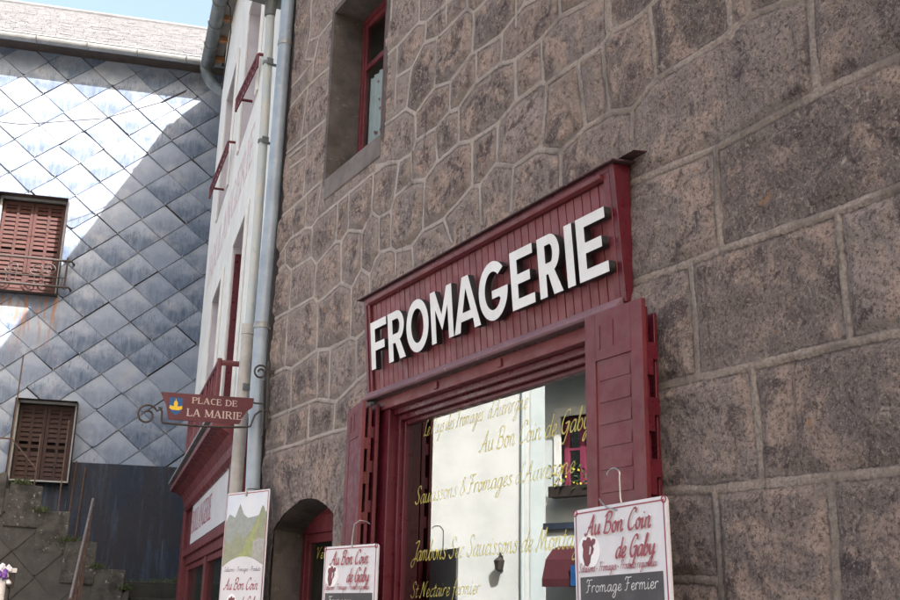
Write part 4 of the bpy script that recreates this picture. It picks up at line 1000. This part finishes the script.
# balcony rail
b = MB(); Yb = .30; z1 = 4.02; z0 = 3.30
b.tube([(1.15,-.02,z1-.08),(1.15,Yb,z1-.08),(4.75,Yb,z1),(4.75,-.02,z1)], .028, 8); b.tube([(1.15,-.02,z0),(1.15,Yb,z0),(4.75,Yb,z0),(4.75,-.02,z0)], .02, 8)
for k in range(13):
    x = 1.15+3.6*k/12; b.tube([(x,Yb,z0),(x,Yb,z1-.04)], .016 if k % 4 else .024, 6)
    if k < 12: b.tube([(x+.15+.11*math.cos(a_), Yb, 3.66+.11*math.sin(a_)) for a_ in np.linspace(0, 6.28, 14)], .009, 6)
bal = b.build('balcony_rail', 'red', bk)
b = MB(); b.box(.9, 5.0, .0, Yb+.05, 3.17, 3.25); b.build('balcony_floor', 'cement', bk, bevel=.01)
# shopfront
b = MB()
b.box(.35, 6.3, .004, .12, 2.2, 3.16); b.box(.35, 6.3, .004, .16, 2.30, 2.40)
b.box(5.9, 6.35, .004, .17, 0, 2.95); b.box(.30, .75, .004, .17, 0, 2.95); b.box(3.05, 3.25, .004, .11, 0, 2.2)
b.box(.75, 5.9, .004, .09, 0, .6); b.box(.75, 5.9, .004, .09, 2.13, 2.199); b.box(5.75, 5.9, .004, .10, .6, 2.2); b.box(.75, .9, .004, .10, .6, 2.2)
sfr = b.build('shopfront', 'red', bk, bevel=.008)
b = MB()
prof = [(.0,2.90),(.17,2.90),(.20,2.94),(.21,3.02),(.25,3.10),(.33,3.15),(.40,3.16),(.40,3.22),(.0,3.26)]
b.prism([(q[0], q[1]) for q in prof][::-1], .2, 5.9, 0); b.build('cornice', 'red', sfr, bevel=.004)
b = MB(); b.box(.15, 5.95, .004, .43, 3.262, 3.285); b.build('zinc_flashing', 'zinc', sfr)
b = MB(); b.box(.98, 5.0, .12, .145, 2.42, 2.925); fb = b.build('fascia_board', 'fascia_white', sfr, bevel=.003)
g = MB(); p = Pen(g, .0005); roman(p, 'BOULANGERIE', 0, 0, .27, 2.45); g.build('lettering', 'pink_red', fb, matrix=frame((4.9,.145,2.55), (-1,0,0)))
b = MB(); b.box(.9, 5.75, .06, .066, .6, 2.13); b.box(.9, 5.75, .004, .010, .6, 2.13, 1); b.build('shop_pane', ['glass_dim', 'dark'], sfr)  # near-black sheet behind the glass stands in for the unlit shop
b = MB()
for k in range(4): b.prism([(3.5+k*.1,1.55),(3.62+k*.1,1.50),(3.60+k*.1,1.98),(3.5+k*.1,2.05)], .02, .04, 1)
b.build('window_display', 'bread', sfr)
# eaves
b = MB(); b.box(-.4, 9.7, .0, .24, 11.66, 11.70); b.build('soffit', 'soffit', bk)
b = MB(); b.box(8.76, 9.7, -7, -.002, 11.66, 11.70); b.box(8.7, 9.6, -.34, -.05, 10.95, 11.2); b.build('gable_soffit', 'soffit_dark', bk)
for k in range(13):
    x = .3+.75*k; b = MB(); b.box(x, x+.085, -.02, .20, 11.56, 11.655); b.build('rafter', 'rafter', bk, bevel=.006)
b = MB()
b.add([(-.6,.26,11.71),(9.8,.26,11.71),(9.8,-3.5,15.7),(-.6,-3.5,15.7),(9.8,-7.3,11.71),(-.6,-7.3,11.71)], [(0,1,2,3),(1,4,2),(3,2,4,5),(0,3,5),(0,5,4,1)]); b.build('roof', 'roof_tile', bk)
b = MB(); b.tube([(-.5,.27,11.58),(9.72,.27,11.58)], .122, 18)
for k in range(13): b.tube([(.5+.75*k, .27+.128*math.cos(a_), 11.58+.128*math.sin(a_)) for a_ in np.linspace(0, 6.28, 16)], .012, 6)
gt = b.build('gutter', 'zinc_dark', bk, smooth=True)
b = MB(); b.tube([(9.62,.27,11.55),(9.60,.25,11.40),(9.45,.16,11.15),(9.25,.06,10.95),(9.0,-.05,10.75),(8.90,-.12,10.4),(8.90,-.12,0)], [.122,.118,.11,.10,.085,.07,.07], 14); b.build('downspout', 'zinc_dark', gt, smooth=True)
b = MB(); b.tube([(7.2,.22,11.6),(7.15,.1,11.42),(7.4,.04,11.1),(8.2,.03,10.8),(8.55,.02,10.6)], .012, 6); b.build('wall_cable', 'iron', bk)

# ================================================================== SLATE-CLAD BUILDING
SBM = Matrix.Translation((.69342, 19.656, 0)) @ Matrix.Rotation(R(-16), 4, 'Z')     # x along facade, -y towards the street
sb = thing('slate_clad_building', 'tall building clad in large grey diamond shingles under pale stone roof', 'building', SBM)
W1 = (-1.90, -.79, 7.10, 8.86); W2 = (-1.13, -.19, 3.74, 5.08)
def clip(poly, ax, val, keep_less):
    out = []
    for i, p in enumerate(poly):
        q = poly[(i+1) % len(poly)]; a = (p[ax] <= val) == keep_less; c = (q[ax] <= val) == keep_less
        if a: out.append(p)
        if a != c:
            t = (val-p[ax])/(q[ax]-p[ax]); out.append(tuple(p[k]+t*(q[k]-p[k]) for k in (0, 1)))
    return out
def minus(poly, r):
    a, c, d, e = r
    xs_ = [p[0] for p in poly]; zs_ = [p[1] for p in poly]
    if max(xs_) <= a or min(xs_) >= c or max(zs_) <= d or min(zs_) >= e: return [poly]
    out = []
    for q in (clip(poly, 0, a, True), clip(poly, 0, c, False)):
        if len(q) > 2: out.append(q)
    mid = clip(poly, 0, a, False); mid = clip(mid, 0, c, True) if len(mid) > 2 else []
    if len(mid) > 2:
        for q in (clip(mid, 1, d, True), clip(mid, 1, e, False)):
            if len(q) > 2: out.append(q)
    return out
def area(p): return abs(sum(p[i][0]*p[(i+1) % len(p)][1]-p[(i+1) % len(p)][0]*p[i][1] for i in range(len(p))))/2
HW, HH = .4066, .3356
def shingles(name, mat, parent, u0, u1, zlo, zhi, holes, c0=(.168, 7.715), hw=HW, hh=HH, seed=5, top=None, out=.036, y0=0.0, hook=False):
    rnd = random.Random(seed); V = []; F = []; A = []; MI = []
    for m in range(int((u0-c0[0])/hw)-2, int((u1-c0[0])/hw)+3):
        for n in range(int((zlo-c0[1])/hh)-2, int((zhi-c0[1])/hh)+3):
            if (m+n) % 2: continue
            cx = c0[0]+m*hw; cz = c0[1]+n*hh+hh       # bottom tip of the tile sits on the lattice node
            r1, r2, r3 = rnd.random(), rnd.random(), rnd.random(); g_ = .994
            jx, jz = rnd.uniform(-.013, .013), rnd.uniform(-.012, .012); cx += jx; cz += jz
            cut = .125+rnd.uniform(-.03, .03)
            poly = [(cx, cz+hh*g_),(cx-hw*g_, cz),(cx-hw*cut*1.1, cz-hh*(1-cut)),(cx-hw*cut*.4, cz-hh*(1-cut*.45)),(cx+hw*cut*.4, cz-hh*(1-cut*.45)),(cx+hw*cut*1.1, cz-hh*(1-cut)),(cx+hw*g_, cz)]
            rot = rnd.gauss(0, .010) if rnd.random() > .06 else rnd.gauss(0, .045); cr, sr = math.cos(rot), math.sin(rot); poly = [(cx+(px_-cx)*cr-(pz_-cz)*sr, cz+(px_-cx)*sr+(pz_-cz)*cr) for px_, pz_ in poly]
            pol = poly
            for ax, val, less in ((0,u0,False),(0,u1,True),(1,zlo,False),(1,zhi,True)):
                if len(pol) > 2: pol = clip(pol, ax, val, less)
            if len(pol) < 3: continue
            pieces = [pol]
            for h in holes: pieces = [q for pp_ in pieces for q in minus(pp_, h)]
            tilt = out*(.75+.5*r3); roll = rnd.uniform(-.006, .006)
            for q in pieces:
                if len(q) < 3 or area(q) < 1e-4: continue
                o = len(V); k = len(q)
                for (x, z) in q:
                    t = (cz+hh-z)/(2*hh); V.append((x, y0-.006-tilt*t-roll*(x-cx)/hw, z)); A.append((r1, 1-t, r2))
                for (x, z) in q: V.append((x, y0+.004, z)); A.append((r1, 0, r2))
                F.append(tuple(range(o, o+k))); MI.append(0)
                for i in range(k): F.append((o+i, o+k+i, o+k+(i+1) % k, o+(i+1) % k)); MI.append(0)
            if hook and len(pieces) == 1 and len(pol) == 7 and abs(sum(area(q) for q in pieces)-area(poly)) < 1e-3:
                o = len(V); zb = cz-hh*.955; yb = y0-.008-tilt; V.extend([(cx-.007, yb, zb-.02), (cx+.007, yb, zb-.02), (cx+.006, yb, zb+.02), (cx-.006, yb, zb+.02), (cx-.007, yb+.012, zb-.02), (cx+.007, yb+.012, zb-.02), (cx+.006, yb+.012, zb+.02), (cx-.006, yb+.012, zb+.02)]); A.extend([(r1, 1, 0)]*8)
                for q in ((0,1,2,3),(4,5,1,0),(1,5,6,2),(3,2,6,7),(4,0,3,7)): F.append(tuple(o+i for i in q)); MI.append(1)
    me = bpy.data.meshes.new(name); me.from_pydata(V, [], F); me.materials.append(M[mat]); me.materials.append(M['zinc']); me.polygons.foreach_set('material_index', MI)
    a_ = me.attributes.new('tc', 'FLOAT_VECTOR', 'POINT'); a_.data.foreach_set('vector', [c for q in A for c in q])
    me.update(); o = bpy.data.objects.new(name, me); C.objects.link(o); o.parent = parent
    return o
fr_ = .045
H1 = (W1[0]-fr_, W1[1]+fr_, W1[2]-fr_, W1[3]+fr_); H2 = (W2[0]-fr_, W2[1]+fr_, W2[2]-fr_, W2[3]+fr_)
H3 = (-5.4, -4.2, 7.05, 8.9)
shingles('shingle_cladding', 'slate', sb, -9, 5, 3.69, 11.98, (H1, H2, H3, (-.14, 5.1, 3.5, 4.088)), hook=True)
b = MB(); b.box(-8.98, 4.98, .25, 8, 0, 11.9)
pierced(b, -8.98, 4.98, 3.6, 11.9, (H1, H2, H3), .26, 0, y=.005); b.build('wall', 'soffit_dark', sb)
def closed_shutters(W, mat, slat, name):
    a, c, d, e = W; f = MB()
    f.box(a-fr_, a, -.055, .02, d-fr_, e+fr_); f.box(c, c+fr_, -.055, .02, d-fr_, e+fr_); f.box(a, c, -.060, .02, e, e+fr_+.01); f.box(a, c, -.07, .02, d-fr_, d)
    fr = f.build('window', 'zinc' if slat else 'zinc', sb, bevel=.003)
    mid = (a+c)/2
    for (x0, x1) in ((a+.012, mid-.004), (mid+.004, c-.012)):
        s = MB(); Y0 = .06; st = .055
        s.box(x0, x0+st, Y0-.035, Y0, d+.01, e-.02); s.box(x1-st, x1, Y0-.035, Y0, d+.01, e-.02); s.box((x0+x1)/2-.025, (x0+x1)/2+.025, Y0-.033, Y0, d+.07, e-.09)
        s.box(x0+st, x1-st, Y0-.034, Y0, e-.09, e-.02); s.box(x0+st, x1-st, Y0-.034, Y0, d+.01, d+.07); s.box(x0+st, x1-st, Y0-.034, Y0, d+(e-d)*.42, d+(e-d)*.42+.06)
        z = d+.09
        while z < e-.12:
            if not d+(e-d)*.42-.05 < z < d+(e-d)*.42+.05:
                s.add([(x0+st,Y0-.030,z),(x1-st,Y0-.030,z),(x1-st,Y0-.004,z+.07),(x0+st,Y0-.004,z+.07)], [(0,1,2,3)])
                s.add([(x0+st,Y0-.030,z-.008),(x1-st,Y0-.030,z-.008),(x1-st,Y0-.030,z),(x0+st,Y0-.030,z)], [(0,1,2,3)])
            z += .085
        s.build('shutter', mat, fr)
    return fr
w1 = closed_shutters(W1, 'redwood', True, 'window'); w2 = closed_shutters(W2, 'oldwood', True, 'window'); w3 = closed_shutters((-5.35,-4.25,7.1,8.86), 'redwood', True, 'window')
w1['label'] = 'upper window with closed red louvred shutters'; w2['label'] = 'lower window with closed weathered brown shutters'
b = MB(); Yg = -.22
for z in (7.70, 7.20): b.tube([(-2.15,.0,z),(-2.12,Yg,z),(-.55,Yg,z),(-.52,.0,z)], .022, 8)
for x in (-2.05,-.62): b.tube([(x,Yg,7.16),(x,Yg,7.76)], .018, 8)
for cx, sgn in ((-1.55, 1), (-1.12, 1), (-.90, -1)):
    sp = spiral((cx,7.50), .13, .03, R(200), R(200+sgn*520), 26); b.tube([(x, Yg, z) for x, z in sp], .011, 6)
for k in range(9): b.tube([(-1.95+k*.16,Yg,7.20),(-1.95+k*.16,Yg,7.36)], .008, 6)
b.tube([(-2.05,Yg,7.37),(-.62,Yg,7.37)], .010, 6)
b.build('guard_rail', 'iron', w1)
b = MB(); b.box(-.140, 5, -.055, .26, 0, 4.085); b.box(-9, -.141, -.054, .26, 0, 3.685); b.build('plinth', 'plinth', sb, bevel=.01)
b = MB(); b.tube([(.10,-.09,4.0),(.06,-.09,2.5)], .014, 6); b.tube([(-.06,-.08,4.10),(-.1,-.08,2.2)], .014, 6); b.build('thin_pipe', 'rust_iron', sb)
# roof and gutter
pitch = R(33); NR = 46; b = MB(); rr = random.Random(4)
for r_i in range(NR):
    x = -9.3+(.11 if r_i % 2 else 0); d0 = r_i*.20
    while x < 5.4:
        w_ = rr.uniform(.19, .30); j = rr.uniform(-.012, .02); up0 = .030+rr.uniform(0, .016)
        def rp(xx, dd, h): return (xx, -.42+dd*math.cos(pitch)-h*math.sin(pitch)*0, 12.02+dd*math.sin(pitch)+h)
        a_, c_ = x+.004, x+w_-.004
        m_ = 1 if r_i < 2 and rr.random() < .8 else 0
        b.add([rp(a_,d0-.03+j,up0),rp(c_,d0-.03+j,up0),rp(c_,d0+.23,.008),rp(a_,d0+.23,.008),rp(a_,d0-.03+j,up0-.022),rp(c_,d0-.03+j,up0-.022)], [(0,1,2,3),(4,5,1,0)], m_)
        x += w_
top_y = -.42+NR*.2*math.cos(pitch); top_z = 12.02+NR*.2*math.sin(pitch)
b.add([(-9.3,-.42,12.0),(5.4,-.42,12.0),(5.4,top_y,top_z),(-9.3,top_y,top_z),(5.4,8.5,12.0),(-9.3,8.5,12.0)], [(0,1,2,3),(3,2,4,5),(0,3,5),(1,4,2),(0,5,4,1)], 0)
b.tube([(-9.3,top_y,top_z+.03),(5.4,top_y,top_z+.03)], .09, 8, 0); b.build('roof', ['roof_slate', 'roof_edge'], sb)
b = MB(); b.tube([(1.75,top_y-.55,top_z-.35),(1.75,top_y-.55,top_z+.25)], .02, 6); b.tube([(1.7,top_y-.55,top_z+.1),(1.8,top_y-.55,top_z+.1)], .02, 6); b.build('roof_pin', 'iron', sb)
b = MB(); n_ = 12; sec = [(-.50+.10*math.cos(R(180+180*k/n_)), 11.98+.115*math.sin(R(180+180*k/n_))) for k in range(n_+1)]
sec2 = [(-.50+.092*math.cos(R(360-180*k/n_)), 11.98+.107*math.sin(R(360-180*k/n_))) for k in range(n_+1)]
b.prism(sec+sec2, -9.35, 5.45, 0); b.tube([(-9.35,-.60,11.985),(5.45,-.60,11.985)], .014, 8)
gs = b.build('gutter', 'zinc', sb)
for k in range(16):
    x = -9+k*.92; b = MB(); b.tube([(x,-.50+.108*math.cos(R(a)),11.98+.122*math.sin(R(a))) for a in range(180, 361, 15)], .010, 6); b.build('gutter_bracket', 'zinc_dark', gs)
b = MB(); b.box(-9.2, 5.3, -.40, .1, 11.93, 11.99); b.build('soffit', 'soffit_dark', sb)

# ================================================================== STEPS, TERRACE, CLADDING BELOW
AM = Matrix.Translation((.30, 17.0, 0)) @ Matrix.Rotation(R(-8), 4, 'Z')
an = thing('slate_clad_parapet', 'low dark diamond slate wall below the stone steps', 'wall', AM)
b = MB()
prof = [(-5,0),(.80,0),(.80,1.80),(.30,2.20),(-.18,2.62),(-.62,3.06),(-1.10,3.30),(-5,3.30)]
b.prism(prof, .0, .25, 1); b.build('wall_core', 'moss', an)
V_ = shingles('slate_cladding', 'dark_slate', an, -5, .80, 0.2, 3.30, [], c0=(-.55, 2.05), hw=.36, hh=.36, seed=9, out=.03, y0=0.0)
# trim cladding to the stepped outline
me_ = V_.data
import bmesh
bm = bmesh.new(); bm.from_mesh(me_)
bmesh.ops.delete(bm, geom=[f_ for f_ in bm.faces if (lambda c: c.z > (3.28 if c.x < -1.1 else 3.28-(c.x+1.1)*.80)-.10)(f_.calc_center_median())], context='FACES'); bm.to_mesh(me_); bm.free()
st = thing('stone_staircase', 'worn lichen spotted stone steps climbing left along dark wall', 'stairs', AM)
rr = random.Random(8)
def rough_block(x0, x1, y0, y1, z0, z1, seed):
    r = random.Random(seed); m = MB(); q = lambda v: v+r.uniform(-.022, .022)
    m.add([(q(x0),q(y0),q(z0)),(q(x1),q(y0),q(z0)),(q(x1),y1,q(z0)),(q(x0),y1,q(z0)),(q(x0),q(y0),q(z1)),(q(x1),q(y0),q(z1)),(q(x1),y1,q(z1)),(q(x0),y1,q(z1))],
          [(0,3,2,1),(4,5,6,7),(0,1,5,4),(1,2,6,5),(2,3,7,6),(3,0,4,7)])
    return m.build('step', 'stone_step', st, bevel=.018)
for k, (x, z) in enumerate([(.50,2.05),(.08,2.42),(-.36,2.84),(-.80,3.22),(-1.30,3.36),(-1.85,3.5)]):
    rough_block(x-.27, x+.21, -.04-.02*(k % 2), 1.9, z-.46, z+.15, k)
tm = MB(); tm.box(-.1, 6, .9, 4.6, 0, 2.02); tm.box(-.1, 6, .86, .90, 1.90, 2.05)
tr = tm.build('retaining_wall', 'moss', matrix=AM, bevel=.02); tag(tr, 'dark mossy retaining wall under the blue grey plinth', 'wall')
b = MB(); rr = random.Random(2)
for k in range(900):
    x = rr.choice([rr.uniform(1.2, 3.2), rr.uniform(.2, 3.2)]); y = .92+rr.uniform(-.04, .5); h = rr.uniform(.04, .16)*(1.3 if x > 1.6 else .7); a = rr.uniform(0, 6.28); t = rr.uniform(-.08, .08); u = rr.uniform(-.08, .08); w_ = rr.uniform(.006, .012)
    b.add([(x-w_*math.cos(a),y-w_*math.sin(a),2.03),(x+w_*math.cos(a),y+w_*math.sin(a),2.03),(x+t,y+u,2.03+h)], [(0,1,2)])
tag(b.build('grass', 'grass', matrix=AM), 'grass tufts along the edge of the mossy retaining wall', 'grass', kind='stuff')
b = MB()
for k in range(10): b.box(.85, 2.9, -2.6+k*.35, .88, 0 if k == 0 else .2*k+.002, .2*(k+1))
wd_ = MB(); rr = random.Random(12)
for k in range(520):
    j = rr.choice([(.28,2.22),(-.14,2.59),(-.58,3.0),(.72,1.92),(-.9,3.39)]); x = j[0]+rr.gauss(0,.07); z = j[1]-.02; y = -.05+rr.uniform(-.04,.10); h = rr.uniform(.03,.12); a = rr.uniform(0,6.28); w_ = rr.uniform(.006,.014)
    wd_.add([(x-w_*math.cos(a),y-w_*math.sin(a),z),(x+w_*math.cos(a),y+w_*math.sin(a),z),(x+rr.uniform(-.07,.07),y-rr.uniform(0,.08),z+h)], [(0,1,2)])
tag(wd_.build('weeds', 'grass', matrix=AM), 'small green weeds growing between the lichen spotted stone steps', 'weeds', kind='stuff')
fs_ = b.build('front_steps', 'moss', st, bevel=.01)
# handrail
hr = thing('metal_handrail', 'thin rusty metal handrail sloping down in front of the plinth', 'handrail')
b = MB(); A0, A1 = Vector((-.30,14.0,1.72)), Vector((.44,17.0,3.22)); b.tube([A0, A1, A1+Vector((.02,.06,-.10))], .019, 10); b.tube([A0+Vector((0,0,-.5)), A1+Vector((0,0,-.5))], .012, 8); b.build('rail', 'rail_grey', hr, smooth=True)
for k in range(9):
    q = A0.lerp(A1, k/8); b = MB(); b.tube([q, Vector((q.x, q.y, max(0, q.z-1.25)))], .016, 8); b.build('post', 'rust_iron', hr, smooth=True)
lr = thing('landing_railing', 'thin rusty railing bars in front of the brown lower window', 'railing', AM)
b = MB(); b.tube([(-2.4,.1,4.05),(-1.12,.1,4.05),(-.72,.1,3.62)], .012, 8); b.build('rail', 'rust_iron', lr, smooth=True)
for x, zb, zt in ((-1.12,3.3,5.35),(-.72,3.2,4.15),(-.34,2.95,4.40)):
    b = MB(); b.tube([(x,.1,zb),(x,.1,zt)], .012, 6); b.build('post', 'rust_iron', lr, smooth=True)

# ================================================================== CABLE
b = MB(); b.tube([(-4.2,20.0,10.3),(-2.6,18.75,9.60),(-1.2,18.4,9.62),(.1,18.1,9.95),(1.05,17.9,10.45),(1.42,17.75,10.72)], .008, 6)
b.tube([(1.02,17.92,10.43),(1.10,17.88,10.49),(1.40,17.76,10.70)], .017, 6)
cb = b.build('overhead_cable', 'iron'); tag(cb, 'thin overhead cable crossing the sunlit diamond shingles', 'cable')

# ================================================================== POST WITH FLOWERS AT LOWER LEFT
fp = thing('flower_post', 'white post topped by white and violet flowers at lower left edge', 'post', Matrix.Translation((-1.38, 12, 0)))
b = MB(); b.tube([(0,0,0),(0,0,1.86)], .05, 12); b.build('post', 'white', fp, smooth=True)
b = MB()
for k in range(26): rr = random.Random(k); b.blob((rr.uniform(-.08,.07), rr.uniform(-.07,.07), 1.90+rr.uniform(-.05,.12)), .028, 0, k, 1, .5)
b.build('white_flowers', 'flower_w', fp)
b = MB()
for k in range(14): rr = random.Random(k+50); b.blob((rr.uniform(-.10,.02), rr.uniform(-.09,.0), 1.90+rr.uniform(-.05,.06)), .026, 0, k+50, 1, .5)
b.build('violet_flowers', 'flower_v', fp)
lt = thing('small_lantern', 'small dark box with pale cap beside the flowered post', 'lantern', Matrix.Translation((-1.285, 12.1, 0)))
b = MB(); b.box(-.04,.04,-.04,.04,1.80,1.95); b.tube([(0,0,0),(0,0,1.80)], .015, 8); b.build('body', 'iron', lt, bevel=.006)
b = MB(); b.box(-.035,.05,-.05,.05,1.95,1.995); b.build('cap', 'opp_trim', lt, bevel=.006)

OGM = Matrix.Translation((-7,14.78,0)) @ Matrix.Rotation(R(-20), 4, 'Z') @ Matrix.Translation((7,-14.78,0))
# ================================================================== OPPOSITE SIDE OF THE STREET (seen in the shop glass)
og = thing('grey_house', 'grey rendered house with pink window reflected in the shop glass', 'building', OGM)
b = MB(); OW = (13.74, 14.46, 3.62, 4.86)
def pierced_x(mb, x, y0, y1, z0, z1, ops):
    S = cells([q for o in ops for q in o[:2]], y0, y1); Z = cells([q for o in ops for q in o[2:4]], z0, z1)
    for a, c in zip(S[:-1], S[1:]):
        for d, e in zip(Z[:-1], Z[1:]):
            if any(o[0] < (a+c)/2 < o[1] and o[2] < (d+e)/2 < o[3] for o in ops): continue
            mb.add([(x,a,d),(x,c,d),(x,c,e),(x,a,e)], [(0,1,2,3)])
opsO = [OW, (10.2,11.0,3.62,4.86), (7.0,7.8,3.62,4.86), (4.0,4.8,3.62,4.86)]
pierced_x(b, -7.0, 2.0, 14.78, 0, 5.7, opsO); b.add([(-9.2,2,0),(-7,2,0),(-7,2,5.7),(-9.2,2,5.7),(-9.2,14.78,0),(-9.2,14.78,5.7),(-7,14.78,0),(-7,14.78,5.7)], [(0,1,2,3),(4,0,3,5),(6,4,5,7)])
b.build('wall', 'opp_grey', og)
b = MB(); b.add([(-6.4,1.7,5.55),(-6.4,14.85,5.55),(-8.2,14.85,6.1),(-8.2,1.7,6.1),(-9.6,1.7,5.6),(-9.6,14.85,5.6)], [(0,1,2,3),(3,2,5,4),(0,3,4),(1,5,2)]); b.add([(-6.4,1.7,5.53),(-6.4,14.85,5.53),(-7.0,14.85,5.53),(-7.0,1.7,5.53)], [(0,3,2,1)]); b.build('roof', 'roof_tile', og)
b = MB(); b.tube([(-6.38,1.7,5.56),(-6.38,14.85,5.56)], .07, 10); b.build('gutter', 'zinc', og, smooth=True)
b = MB(); b.box(-7.0,-6.93,2.0,14.78,3.02,3.12); b.build('string_course', 'plinth', og)
for q in opsO:
    b = MB(); a, c, d, e = q
    b.box(-6.998,-6.96,a-.12,a,d-.05,e+.14); b.box(-6.998,-6.96,c,c+.12,d-.05,e+.14); b.box(-6.998,-6.955,a,c,e,e+.14); b.box(-6.998,-6.9,a-.14,c+.14,d-.12,d-.05); tm_ = b.build('window_surround', 'opp_trim', og)
    b = MB(); b.box(-7.14,-7.09,a,a+.09,d-.05,e); b.box(-7.14,-7.09,c-.09,c,d-.05,e); b.box(-7.14,-7.09,a,c,e-.09,e-.001); b.box(-7.14,-7.09,(a+c)/2-.05,(a+c)/2+.05,d,e-.09); b.box(-7.14,-7.10,a+.09,c-.09,4.3,4.34); wf = b.build('window', 'pink', og)
    b = MB(); b.box(-7.13,-7.124,a+.09,c-.09,d,e-.09); b.box(-7.4,-7.38,a-.1,c+.1,d-.1,e+.1,1); b.build('pane', ['glass_dim','dark'], wf)
fb_ = thing('flower_box', 'window box with green plants and yellow flowers reflected in glass', 'flower box', OGM @ Matrix.Translation((-6.8, 14.1, 3.62)))
b = MB(); b.box(-.1,.1,-.42,.42,-.12,.06); b.build('box', 'iron', fb_, bevel=.01)
b = MB(); rr = random.Random(5)
for k in range(90):
    a = rr.uniform(0, 6.28); c = (rr.uniform(-.12,.14), rr.uniform(-.4,.4), .08+rr.uniform(-.1,.30)); l = rr.uniform(.04,.09); t = rr.uniform(-.6,.6)
    b.add([c,(c[0]+l*.4*math.cos(a+1),c[1]+l*.4*math.sin(a+1),c[2]+l*.5),(c[0]+l*math.cos(a),c[1]+l*math.sin(a),c[2]+l*t),(c[0]+l*.4*math.cos(a-1),c[1]+l*.4*math.sin(a-1),c[2]+l*.2)], [(0,1,2,3)])
b.build('leaves', 'leaf', fb_)
b = MB()
for k in range(14): b.blob((rr.uniform(0,.15), rr.uniform(-.4,.4), .15+rr.uniform(-.1,.22)), .022, 0, k, 1, .4)
b.build('blossoms', 'flower_y', fb_)
aw = thing('shop_awning', 'maroon shop awning with blue panel reflected in the glass', 'awning', OGM @ Matrix.Translation((-7, 13.75, 0)))
b = MB(); pr = [(.02,2.75),(.2,2.70),(.4,2.52),(.5,2.22),(.5,2.10),(.48,2.10),(.48,2.2),(.38,2.50),(.19,2.67),(.02,2.72)]
b.prism([(p_[0], p_[1]) for p_ in pr][::-1], -.8, .75, 1); b.build('canopy', 'awning', aw)
b = MB(); b.box(.505,.52,-.5,.2,2.11,2.42); bp_ = b.build('sign_panel', 'blue', aw)
WHM = Matrix.Translation((-11.0,20.57,0)) @ Matrix.Rotation(R(45), 4, 'Z')
wh = thing('white_house', 'bright white sunlit house filling most of the shop window reflection', 'building', WHM)
b = MB(); b.box(0, 2.79, 0, 5, 0, 10.5); b.build('wall', 'opp_white', wh, bevel=.02)
b = MB(); b.box(.012, .34, -.03, -.002, .6, 9.6); b.build('corner_strip', 'opp_corner', wh)
b = MB(); b.tube([(.5,-.10,10.3),(.5,-.10,0)], .05, 10); b.build('downpipe', 'opp_corner', wh, smooth=True)
b = MB(); b.prism([(-.2,10.5),(3.0,10.5),(1.4,12.0)], -.3, 5.2, 1); b.build('roof', 'roof_tile', wh)
ln = thing('wall_lantern', 'small dark wall lantern on the white house reflected in glass', 'lantern', WHM @ Matrix.Translation((1.0,0,2.75)))
b = MB(); b.box(-.03,.03,-.06,-.002,-.1,.25); b.tube([(0,-.04,.2),(0,-.2,.3),(0,-.3,.2)], .02, 6); b.build('arm', 'iron', ln)
b = MB(); b.tube([(0,-.3,.2),(0,-.3,.12),(0,-.3,-.08),(0,-.3,-.12)], [.03,.13,.09,.03], 8); b.build('shade', 'iron', ln)
